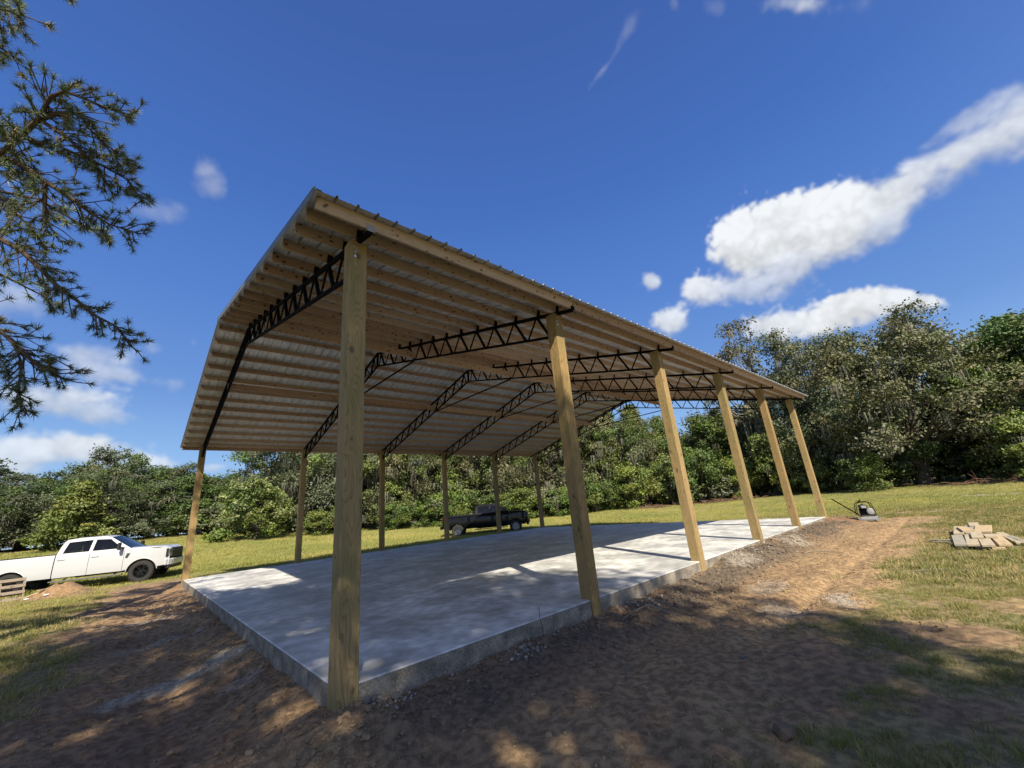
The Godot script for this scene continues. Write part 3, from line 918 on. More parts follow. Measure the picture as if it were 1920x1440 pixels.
func side_panel(poly: Array, holes: Array, ys: Array, hw: float, belt: float, side: float, inset := 0.0, thick := 0.0) -> MB:
	var m := MB.new()
	for p in slice(PackedVector2Array(poly), holes, ys):
		var t := Geometry2D.triangulate_polygon(p)
		for i in range(0, t.size(), 3):
			var q: Array[Vector3] = []
			var nn: Array[Vector3] = []
			for k in 3:
				var a: Vector2 = p[t[i + k]]
				var w := half_width(a.x, a.y, hw, belt) - inset
				var dy := (half_width(a.x, a.y + 0.02, hw, belt) - half_width(a.x, a.y - 0.02, hw, belt)) / 0.04
				var dl := (half_width(a.x + 0.02, a.y, hw, belt) - half_width(a.x - 0.02, a.y, hw, belt)) / 0.04
				q.push_back(V(side * w, a.y, -a.x))
				nn.push_back(V(side, -dy, dl).normalized())
			var m0 := (q[1] - q[0]).cross(q[2] - q[0])
			if m0.dot(nn[0]) < 0.0:
				var tq := q[1]; q[1] = q[2]; q[2] = tq
				var tn := nn[1]; nn[1] = nn[2]; nn[2] = tn
			m.v.append_array([q[0], q[2], q[1]]); m.n.append_array([nn[0], nn[2], nn[1]]); m.u.append_array([Vector2.ZERO, Vector2.ZERO, Vector2.ZERO]); m.c.append_array([Color.WHITE, Color.WHITE, Color.WHITE])
	return m

func arch(cl: float, cy: float, r: float, from_y: float) -> Array:   # from front to back over the wheel
	var out := []
	var a0 := asin(clampf((from_y - cy) / r, -1.0, 1.0))
	for i in 15:
		var a := lerpf(a0, PI - a0, i / 14.0)
		out.push_back(Vector2(cl + cos(a) * r, cy + sin(a) * r))
	return out

func strip(m: MB, rows: Array) -> void:   # rows of points, smooth across
	for i in rows.size() - 1:
		for j in rows[i].size() - 1:
			var a: Vector3 = rows[i][j]; var b: Vector3 = rows[i + 1][j]; var c: Vector3 = rows[i + 1][j + 1]; var d: Vector3 = rows[i][j + 1]
			m.quad(a, b, c, d, V(0, 1, 0))

func make_pickup(o: Node3D, d: Dictionary) -> void:
	var paint: Material = d.paint
	var trim: Material = d.trim
	var hw: float = d.hw
	var wb: float = d.wb
	var fa := wb / 2
	var ra := -wb / 2
	var R: float = d.r
	var belt := 1.40
	var ys := [0.4, 0.55, 0.65, 0.75, 0.85, 0.95, 1.05, 1.15, 1.25, 1.33, 1.40, 1.47]
	var yc := [1.40, 1.465, 1.56, 1.68, 1.80, 1.89, 1.96, 2.03, 2.08]
	var cabr: float = d.cab
	var rear: float = d.rear
	var front := fa + 0.95
	var dg := cabr + 1.06      # gap between the doors
	var df := cabr + 2.2       # front edge of the front door
	var ar := R + 0.09
	for side in [1.0, -1.0]:
		var bed := [Vector2(rear, 0.66), Vector2(rear, 1.40), Vector2(rear + 0.03, 1.435), Vector2(cabr - 0.03, 1.445), Vector2(cabr - 0.03, 0.56)]
		var fr := arch(ra, R, ar, 0.56)
		bed.append_array(fr)
		put("bed_side", side_panel(bed, [], ys, hw, belt, side), paint, o)
		var rd := [Vector2(cabr, 0.55), Vector2(cabr, 1.40), Vector2(dg - 0.006, 1.40), Vector2(dg - 0.006, 0.55)]
		var fd := [Vector2(dg + 0.006, 0.55), Vector2(dg + 0.006, 1.40), Vector2(df - 0.006, 1.40), Vector2(df - 0.006, 0.55)]
		var doors := [rd, fd]
		var wins := [[Vector2(cabr + 0.17, 1.465), Vector2(cabr + 0.24, 1.89), Vector2(dg - 0.06, 1.92), Vector2(dg - 0.06, 1.465)], [Vector2(dg + 0.05, 1.465), Vector2(dg + 0.05, 1.92), Vector2(df - 0.62, 1.89), Vector2(df - 0.10, 1.465)]]
		for k in 2:
			var dr := put("door", side_panel(doors[k], [], ys, hw, belt, side), paint, o)
			var hx: float = doors[k][0].x + 0.16
			var hm := MB.new()
			hm.box(Transform3D(Basis.IDENTITY, V(side * (hw - 0.005), 1.235, -(hx + 0.02))), V(0.05, 0.045, 0.24), 0.015)
			put("handle", hm, d.get("handle", paint), dr)
			put("window", side_panel(wins[k], [], [1.40, 1.56, 1.70, 1.82, 1.95], hw, belt, side, 0.012), M.glass, dr)
		var fe := [Vector2(df + 0.006, 0.55), Vector2(df + 0.006, 1.43), Vector2(fa + 0.3, 1.41), Vector2(front - 0.2, 1.36), Vector2(front - 0.06, 1.27), Vector2(front - 0.03, 0.80), Vector2(front - 0.14, 0.62), Vector2(fa + ar - 0.02, 0.58)]
		fe.append_array(arch(fa, R, ar, 0.58))
		var fender := put("fender", side_panel(fe, [], ys, hw, belt, side), paint, o)
		var vent := side_panel([Vector2(df + 0.05, 1.06), Vector2(df + 0.09, 1.24), Vector2(df + 0.20, 1.24), Vector2(df + 0.13, 1.04)], [], [1.0, 1.1, 1.2, 1.3], hw, belt, side, -0.006)
		put("side_vent", vent, M.dark_plastic, fender)
		# upper cab: pillars and roof rail round the windows
		var cab := [Vector2(cabr, 1.405), Vector2(cabr + 0.07, 1.90), Vector2(cabr + 0.16, 2.00), Vector2(cabr + 0.6, 2.035), Vector2(df - 0.85, 2.03), Vector2(df - 0.62, 1.97), Vector2(df + 0.16, 1.455), Vector2(df + 0.16, 1.405)]
		put("cab_pillar", side_panel(cab, wins, yc, hw, belt, side), paint, o)
		# wheel arch lip and liner
		for ax in [fa, ra]:
			var lip := MB.new()
			var pts := []
			var rr := []
			for q in arch(ax, R, ar, 0.5):
				pts.push_back(V(side * (half_width(q.x, q.y, hw, belt) - 0.008), q.y, -q.x)); rr.push_back(0.018)
			lip.tube(pts, rr, 6)
			put("arch_lip", lip, d.lip, o)
			var ln := MB.new()
			var arr := arch(ax, R, ar + 0.02, 0.45)
			for i in arr.size() - 1:
				var a: Vector2 = arr[i]; var b: Vector2 = arr[i + 1]
				ln.quad(V(side * (hw - 0.07), a.y, -a.x), V(side * (hw - 0.07), b.y, -b.x), V(side * 0.5, b.y, -b.x), V(side * 0.5, a.y, -a.x), V(0, -1, 0))
			put("arch_liner", ln, M.black_plastic, o)
			# wheel
			var wn := group_node("wheel", o, Transform3D(Basis(V(0, 1, 0), PI / 2 * side), V(side * (hw - 0.15), R, -ax)))
			put("tyre", d.tyre, M.rubber, wn)
			put("rim", d.rim, d.rim_mat, wn)
		# mirror
		var mi := MB.new()
		mi.box(Transform3D(Basis(V(0, 1, 0), 0.12 * side), V(side * (hw + 0.2), 1.56, -(df - 0.14))), V(0.2, 0.30, 0.11), 0.035)
		mi.bar(V(side * (hw - 0.06), 1.47, -(df - 0.06)), V(side * (hw + 0.14), 1.50, -(df - 0.13)), 0.06, 0.06)
		put("mirror", mi, M.black_plastic, o)
		# running board
		var rb := MB.new()
		rb.box(Transform3D(Basis.IDENTITY, V(side * (hw - 0.02), 0.42, -(cabr + df) / 2)), V(0.16, 0.045, df - cabr + 0.1), 0.012)
		for t in [cabr + 0.3, df - 0.3]:
			rb.bar(V(side * (hw - 0.05), 0.41, -t), V(side * 0.6, 0.48, -t), 0.05, 0.03)
		put("running_board", rb, d.step, o)
		# headlight
		var hl := MB.new()
		hl.box(Transform3D(Basis(V(0, 1, 0), -0.30 * side), V(side * (hw - 0.21), 1.10, -(front - 0.075))), V(0.24, 0.30, 0.10), 0.02)
		var hn := put("headlight", hl, M.lens, o)
		var bz := MB.new()
		bz.box(Transform3D(Basis(V(0, 1, 0), -0.30 * side), V(side * (hw - 0.205), 1.10, -(front - 0.10))), V(0.29, 0.36, 0.09), 0.02)
		put("bezel", bz, M.black_plastic, hn)
		var tl := MB.new()
		tl.box(Transform3D(Basis.IDENTITY, V(side * (hw - 0.085), 1.13, -(rear + 0.01))), V(0.13, 0.42, 0.05), 0.012)
		put("tail_light", tl, M.red_lens, o)
	# hood
	var hood := MB.new()
	var rows := []
	for i in 9:
		var l := lerpf(df + 0.01, front - 0.05, i / 8.0)
		var line := []
		for j in 13:
			var t := lerpf(-1.0, 1.0, j / 12.0)
			var ye := lerpf(1.43, 1.36, clampf((l - df) / (front - 0.2 - df), 0.0, 1.0)) - 0.1 * pow(maxf(0.0, (l - (front - 0.2)) / 0.15), 2.0)
			line.push_back(V(t * half_width(l, minf(ye, 1.42), hw, belt), ye + 0.045 * (1.0 - pow(absf(t), 3.0)) + 0.02 * sst(0.5, 0.62, absf(t)) * (1.0 - sst(0.8, 0.95, absf(t))), -l))
		rows.push_back(line)
	strip(hood, rows)
	put("hood", hood, paint, o)
	# roof
	var roof := MB.new()
	rows = []
	for i in 11:
		var l := lerpf(cabr + 0.07, df - 0.60, i / 10.0)
		var line := []
		var ye := 2.03 - 0.14 * pow(maxf(0.0, (cabr + 0.35 - l) / 0.28), 2.2) - 0.07 * pow(maxf(0.0, (l - (df - 0.95)) / 0.35), 2.0)
		for j in 11:
			var t := lerpf(-1.0, 1.0, j / 10.0)
			line.push_back(V(t * half_width(l, ye, hw, belt), ye + 0.04 * (1.0 - t * t), -l))
		rows.push_back(line)
	strip(roof, rows)
	put("cab_roof", roof, paint, o)
	# windscreen and rear glass
	var ws := MB.new()
	rows = []
	for i in 7:
		var t := i / 6.0
		var l := lerpf(df - 0.61, df + 0.17, t)
		var y := lerpf(1.975, 1.45, t)
		var line := []
		for j in 9:
			var s := lerpf(-1.0, 1.0, j / 8.0)
			line.push_back(V(s * (half_width(l, y, hw, belt) - 0.03), y, -(l + 0.10 * (1.0 - s * s))))
		rows.push_back(line)
	strip(ws, rows)
	put("windscreen", ws, M.glass, o)
	var rg := MB.new()
	rg.quad(V(-hw + 0.14, 1.42, -cabr), V(hw - 0.14, 1.42, -cabr), V(hw - 0.22, 1.93, -(cabr + 0.08)), V(-hw + 0.22, 1.93, -(cabr + 0.08)), V(0, 0, 1))
	put("rear_window", rg, M.glass, o)
	# grille, bumpers, bed, tailgate, chassis
	var gr := MB.new()
	gr.box(Transform3D(Basis.IDENTITY, V(0, 1.08, -(front - 0.055))), V(hw * 2 - 0.62, 0.42, 0.09), 0.03)
	var grn := put("grille", gr, M.black_plastic, o)
	for k in 3:
		var gb := MB.new()
		gb.box(Transform3D(Basis.IDENTITY, V(0, 0.98 + k * 0.1, -(front - 0.002))), V(hw * 2 - 0.68, 0.035, 0.03), 0.01)
		put("grille_bar", gb, d.grille, grn)
	var bp := MB.new()
	var bpts := []
	for s in [-1.0, -0.93, -0.75, 0.75, 0.93, 1.0]:
		bpts.push_back(V(s * (hw - 0.03), 0.71, -(front + 0.06 - 0.24 * pow(absf(s), 6.0))))
	for k in bpts.size() - 1:
		bp.bar(bpts[k], bpts[k + 1], 0.10, 0.27, Vector3.UP, 0.03)
	put("front_bumper", bp, d.bumper, o)
	var va := MB.new()
	va.box(Transform3D(Basis.IDENTITY, V(0, 0.52, -(front - 0.08))), V(hw * 2 - 0.25, 0.16, 0.14), 0.03)
	put("air_dam", va, M.black_plastic, o)
	var rbp := MB.new()
	rbp.box(Transform3D(Basis.IDENTITY, V(0, 0.70, -(rear - 0.09))), V(hw * 2 - 0.08, 0.20, 0.20), 0.03)
	put("rear_bumper", rbp, d.bumper, o)
	var tg := MB.new()
	tg.box(Transform3D(Basis.IDENTITY, V(0, 1.08, -(rear + 0.03))), V(hw * 2 - 0.24, 0.68, 0.06), 0.015)
	put("tailgate", tg, paint, o)
	var bi := MB.new()
	bi.box(Transform3D(Basis.IDENTITY, V(0, 0.90, -(rear + cabr) / 2)), V(hw * 2 - 0.2, 0.04, cabr - rear - 0.08))
	for s in [-1.0, 1.0]:
		bi.box(Transform3D(Basis.IDENTITY, V(s * (hw - 0.11), 1.17, -(rear + cabr) / 2)), V(0.05, 0.5, cabr - rear - 0.08))
	bi.box(Transform3D(Basis.IDENTITY, V(0, 1.17, -(cabr - 0.06))), V(hw * 2 - 0.2, 0.5, 0.04))
	put("bed_liner", bi, M.black_plastic, o)
	for s in [-1.0, 1.0]:
		var rc := MB.new()
		rc.box(Transform3D(Basis.IDENTITY, V(s * (hw - 0.085), 1.445, -(rear + cabr) / 2)), V(0.10, 0.02, cabr - rear - 0.06), 0.006)
		put("bed_rail", rc, M.black_plastic, o)
	var ch := MB.new()
	ch.box(Transform3D(Basis.IDENTITY, V(0, 0.62, -(rear + front) / 2)), V(hw * 2 - 0.55, 0.22, front - rear - 0.5))
	ch.box(Transform3D(Basis.IDENTITY, V(0, 1.0, -(cabr + df) / 2)), V(hw * 2 - 0.16, 0.78, df - cabr + 0.06))
	ch.box(Transform3D(Basis.IDENTITY, V(0, 1.0, -(df + front) / 2 + 0.05)), V(hw * 2 - 0.62, 0.66, front - df - 0.3))
	for ax in [fa, ra]:
		ch.bar(V(-hw + 0.2, R, -ax), V(hw - 0.2, R, -ax), 0.12, 0.12)
	put("chassis", ch, M.black_plastic, o)
	for s in [-1.0, 1.0]:
		for row in [cabr + 0.75, df - 0.75]:
			var seat := MB.new()
			seat.box(Transform3D(Basis(V(1, 0, 0), 0.15), V(s * 0.42, 1.5, -row)), V(0.5, 0.55, 0.13), 0.05)
			seat.box(Transform3D(Basis.IDENTITY, V(s * 0.42, 1.84, -(row - 0.05))), V(0.26, 0.16, 0.09), 0.03)
			put("seat", seat, M.dark_plastic, o)

func tyre_mesh(r: float, w: float) -> ArrayMesh:
	var m := MB.new()
	m.lathe([Vector2(r * 0.60, -w * 0.42), Vector2(r * 0.72, -w * 0.5), Vector2(r * 0.90, -w * 0.49), Vector2(r * 0.985, -w * 0.38), Vector2(r, -w * 0.25), Vector2(r, w * 0.25), Vector2(r * 0.985, w * 0.38), Vector2(r * 0.90, w * 0.49), Vector2(r * 0.72, w * 0.5), Vector2(r * 0.60, w * 0.42)], Transform3D.IDENTITY, 36)
	for k in 40:
		var a := TAU * k / 40.0
		for s in [-1.0, 1.0]:
			m.box(Transform3D(Basis(V(0, 0, 1), a + s * 0.04), V(cos(a + s * 0.04), sin(a + s * 0.04), 0) * (r * 0.985) + V(0, 0, s * w * 0.28)), V(r * 0.05, r * 0.085, w * 0.36))
	return m.mesh()

func rim_mesh(r: float, w: float, spokes: int, fork: float) -> ArrayMesh:
	var m := MB.new()
	m.lathe([Vector2(r * 0.63, w * 0.42), Vector2(r * 0.60, w * 0.46), Vector2(r * 0.57, w * 0.42), Vector2(r * 0.55, -w * 0.3), Vector2(r * 0.1, -w * 0.3)], Transform3D.IDENTITY, 32)
	m.lathe([Vector2(r * 0.17, w * 0.1), Vector2(r * 0.15, w * 0.36), Vector2(r * 0.11, w * 0.42), Vector2(0.0, w * 0.43)], Transform3D.IDENTITY, 16)
	for k in spokes:
		for s in [-1.0, 1.0]:
			var a := TAU * k / spokes
			m.bar(V(cos(a) * r * 0.12, sin(a) * r * 0.12, w * 0.36), V(cos(a + s * fork) * r * 0.58, sin(a + s * fork) * r * 0.58, w * 0.38), r * 0.05, w * 0.12, V(0, 0, 1))
	return m.mesh()

func make_trucks() -> void:
	M.glass = mat(Color(0.015, 0.02, 0.024, 0.82), 0.03)
	M.glass.transparency = BaseMaterial3D.TRANSPARENCY_ALPHA
	M.rubber = mat(lin(0.022, 0.021, 0.02), 0.85)
	M.black_plastic = mat(lin(0.014, 0.014, 0.015), 0.55)
	M.dark_plastic = mat(lin(0.03, 0.03, 0.032), 0.5)
	M.lens = mat(lin(0.25, 0.26, 0.27), 0.08, 0.6)
	M.red_lens = mat(lin(0.3, 0.01, 0.01), 0.15)
	var white := mat(lin(0.45, 0.465, 0.48), 0.35)
	white.clearcoat_enabled = true
	white.clearcoat = 0.8
	white.clearcoat_roughness = 0.05
	var black := mat(lin(0.004, 0.004, 0.005), 0.3)
	black.metallic_specular = 0.2
	black.clearcoat_enabled = true
	black.clearcoat = 0.6
	black.clearcoat_roughness = 0.03
	var steel := mat(lin(0.5, 0.5, 0.5), 0.3, 0.9)
	var f := V(-21.72, 0, 0.72)
	var b := V(-23.05, 0, 4.62)
	f.y = gh(f.x, f.z); b.y = gh(b.x, b.z)
	var t := thing("pickup_truck", "white crew cab pickup with black wheels, parked beside the sand heap", "pickup truck")
	var fwd := (f - b).normalized()
	var right := fwd.cross(Vector3.UP).normalized()
	t.transform = Transform3D(Basis(right, right.cross(fwd), -fwd), (f + b) / 2 - V(0, 0.012, 0))
	var rim_dark := mat(lin(0.03, 0.03, 0.032), 0.35, 0.7)
	make_pickup(t, {paint = white, trim = white, hw = 1.0, wb = 4.12, r = 0.44, cab = -0.80, rear = -3.36, lip = white, step = mat(lin(0.2, 0.2, 0.2), 0.4, 0.5), bumper = white, grille = M.dark_plastic, tyre = tyre_mesh(0.44, 0.30), rim = rim_mesh(0.44, 0.30, 6, 0.2), rim_mat = rim_dark, handle = white})
	var tm := TextMesh.new()
	tm.text = "4X4"
	tm.font_size = 18; tm.pixel_size = 0.012; tm.depth = 0.004
	var sf := SystemFont.new()
	sf.font_names = PackedStringArray(["Droid Sans"])
	sf.font_weight = 700
	tm.font = sf
	put("decal", tm, M.black_plastic, t, Transform3D(Basis(V(0, 1, 0), PI / 2), V(0.978, 1.27, 2.95)))
	f = V(-18.62, 0, -18.95); b = V(-21.24, 0, -15.88)
	f.y = gh(f.x, f.z); b.y = gh(b.x, b.z)
	var k := thing("pickup_truck", "black pickup with bright alloy wheels, parked on the grass behind the slab", "pickup truck")
	fwd = (f - b).normalized()
	right = fwd.cross(Vector3.UP).normalized()
	k.transform = Transform3D(Basis(right, right.cross(fwd), -fwd), (f + b) / 2 - V(0, 0.012, 0))
	make_pickup(k, {paint = black, trim = black, hw = 1.0, wb = 4.04, r = 0.42, cab = -0.78, rear = -3.05, lip = black, step = M.black_plastic, bumper = black, grille = steel, tyre = tyre_mesh(0.42, 0.28), rim = rim_mesh(0.42, 0.28, 6, 0.12), rim_mat = mat(lin(0.28, 0.28, 0.29), 0.3, 0.9)})

# ---------------------------------------------------------------- trees
func leaf(m: MB, p: Vector3, s: float, up: Vector3, r: RandomNumberGenerator) -> void:
	var d := (Vector3(r.randfn(), r.randfn(), r.randfn()) + up).normalized()
	var x := d.cross(Vector3(r.randfn(), r.randfn(), r.randfn())).normalized()
	var y := d.cross(x)
	var a := p + x * s
	var b := p + y * s * 0.55 + d * s * 0.1
	var c := p - x * s
	var e := p - y * s * 0.55 + d * s * 0.1
	m.v.append_array([a, c, b, a, e, c])
	var n0 := (d + y * 0.25).normalized(); var n9 := (d - y * 0.25).normalized()
	m.n.append_array([n0, n0, n0, n9, n9, n9])
	var k := m.col
	m.c.append_array([k, k, k, k, k, k])

func finish_leaves(m: MB) -> ArrayMesh:
	var a := []
	a.resize(Mesh.ARRAY_MAX)
	a[Mesh.ARRAY_VERTEX] = m.v; a[Mesh.ARRAY_NORMAL] = m.n; a[Mesh.ARRAY_COLOR] = m.c
	var q := ArrayMesh.new()
	q.add_surface_from_arrays(Mesh.PRIMITIVE_TRIANGLES, a)
	return q

func vary(c: Color, r: RandomNumberGenerator, amt: float) -> Color:
	var k := 1.0 + r.randf_range(-amt, amt)
	return Color(c.r * k * (1.0 + r.randf_range(-0.08, 0.12)), c.g * k, c.b * k * (1.0 + r.randf_range(-0.1, 0.1)))

func limb(m: MB, from: Vector3, to: Vector3, r0: float, r1: float, sag: float, r: RandomNumberGenerator, sides := 6) -> Array:
	var pts := []
	var rad := []
	var n := 6
	var w := from.distance_to(to) * 0.06
	for i in n + 1:
		var t := float(i) / n
		var p := from.lerp(to, t) + V(0, sag * sin(t * PI), 0)
		if i > 0 and i < n:
			p += V(r.randf_range(-w, w), r.randf_range(-w, w), r.randf_range(-w, w))
		pts.push_back(p); rad.push_back(lerpf(r0, r1, pow(t, 0.8)))
	m.tube(pts, rad, sides, 0.5, false)
	return pts

# d: h height, w half width, base lowest foliage, lobes, leaves per lobe, leaf size, lobe size, cols, moss, shape ("oak", "round", "cone", "bush"), bark
func make_tree(o: Node3D, d: Dictionary) -> void:
	var r := RandomNumberGenerator.new()
	r.seed = d.seed
	var wood := MB.new()
	var fol := MB.new()
	var h: float = d.h
	var w: float = d.w
	var tr: float = d.get("trunk", h * 0.03)
	var fork: float = d.get("fork", 0.3) * h
	var lean := V(r.randf_range(-0.4, 0.4), 0, r.randf_range(-0.4, 0.4))
	var crotch := V(lean.x, fork, lean.z)
	limb(wood, V(0, -0.3, 0), crotch, tr * 1.25, tr * 0.85, 0.0, r, 9)
	if d.shape == "cone":
		limb(wood, crotch, V(lean.x, h * 0.96, lean.z), tr * 0.85, tr * 0.12, 0.0, r, 7)
	var lobes := []
	var n: int = d.lobes
	for i in n:
		var t := (i + 0.5) / n
		var a := i * 2.39996 + r.randf_range(-0.5, 0.5)
		var c := Vector3.ZERO
		match d.shape:
			"cone":
				var y := lerpf(d.base, 1.0, pow(t, 0.85))
				var rad := w * (1.0 - pow((y - d.base) / (1.0 - d.base), 1.3) * 0.88) * r.randf_range(0.25, 0.95)
				c = V(cos(a) * rad, y * h, sin(a) * rad)
			_:
				# points over a flattened dome, some inside it
				var y := lerpf(0.0, 1.0, pow(r.randf(), 0.75))
				var prof := sqrt(maxf(0.04, 1.0 - pow(absf(y - 0.32) / 0.72, 2.2)))
				var rad := w * prof * pow(r.randf_range(0.12, 1.0), 0.5)
				c = V(cos(a) * rad, lerpf(d.base, 0.97, y) * h * (1.0 + 0.10 * sin(a * 2.0 + d.seed)), sin(a) * rad)
		var s: float = d.lobe * r.randf_range(0.5, 1.4)
		lobes.push_back([c, s])
		if r.randf() < d.get("limbs", 0.55):
			var from: Vector3 = crotch
			if d.shape == "cone":
				from = V(lean.x, c.y * 0.93, lean.z)
			limb(wood, from, c, tr * r.randf_range(0.16, 0.42) * (0.55 if d.shape == "cone" else 1.0), 0.025, r.randf_range(-0.05, 0.12) * c.distance_to(from), r, 5)
	var cols: Array = d.cols
	for q in lobes:
		var base: Color = vary(cols[r.randi() % cols.size()], r, 0.22)
		var cc: Vector3 = q[0]
		var s: float = q[1]
		var k := int(d.leaves * s * s / (d.lobe * d.lobe))
		# a lobe is a handful of sprays
		var sprays := []
		for j in 9:
			var dir := Vector3(r.randfn(), r.randfn() * 0.75 + 0.15, r.randfn()).normalized()
			sprays.push_back([cc + dir * s * r.randf_range(0.35, 0.9), dir])
		for j in k:
			var sp: Array = sprays[r.randi() % sprays.size()]
			var p: Vector3 = sp[0] + Vector3(r.randfn(), r.randfn() * 0.7, r.randfn()) * s * 0.24
			if p.y < 0.1:
				continue
			fol.col = vary(base, r, 0.16)
			if d.has("tip") and sp[1].y > 0.15 and p.y > d.h * 0.35 and r.randf() < 0.4:
				fol.col = vary(d.tip, r, 0.1)
			leaf(fol, p, d.leaf * r.randf_range(0.55, 1.5), V(0, 0.5, 0) + sp[1] * 0.9, r)
	put("trunk", wood, d.get("bark", M.bark), o)
	put("crown", finish_leaves(fol), M.leaf, o)
	if d.get("moss", 0) > 0:
		var ms := MB.new()
		for i in d.moss:
			var q: Array = lobes[r.randi() % lobes.size()]
			var p: Vector3 = q[0] + Vector3(r.randfn() * 0.5, -absf(r.randfn()) * 0.4 - 0.1, r.randfn() * 0.5) * q[1]
			var len: float = r.randf_range(0.5, 1.9) * d.get("moss_len", 1.0)
			var strands := 13
			for j in strands:
				var a := p + V(r.randfn(), 0, r.randfn()) * 0.22
				var l: float = len * r.randf_range(0.4, 1.0)
				ms.col = vary(Color(0.15, 0.152, 0.115), r, 0.2)
				var ww := r.randf_range(0.018, 0.045)
				var prev := a
				var dir := V(r.randfn(), 0, r.randfn()).normalized() * ww
				for s in 4:
					var b := a + V(r.randfn() * 0.035, -l * (s + 1) / 4.0, r.randfn() * 0.035)
					var f0 := 1.0 - 0.18 * s
					var f1 := 1.0 - 0.18 * (s + 1) if s < 3 else 0.1
					ms.v.append_array([prev - dir * f0, prev + dir * f0, b + dir * f1, prev - dir * f0, b + dir * f1, b - dir * f1])
					var nn := dir.normalized().cross(Vector3.UP)
					ms.n.append_array([nn, nn, nn, nn, nn, nn])
					ms.c.append_array([ms.col, ms.col, ms.col, ms.col, ms.col, ms.col])
					prev = b
		put("hanging_moss", finish_leaves(ms), M.moss, o)

func plant(proto: Node3D, first: bool, called: String, label: String, group: String, at: Vector3, turn: float, sc: Vector3) -> Node3D:
	var o := proto
	if not first:
		o = copy(proto, called, label, group)
	o.position = V(at.x, gh(at.x, at.z) - 0.05, at.z)
	o.rotation.y = turn
	o.scale = sc
	return o

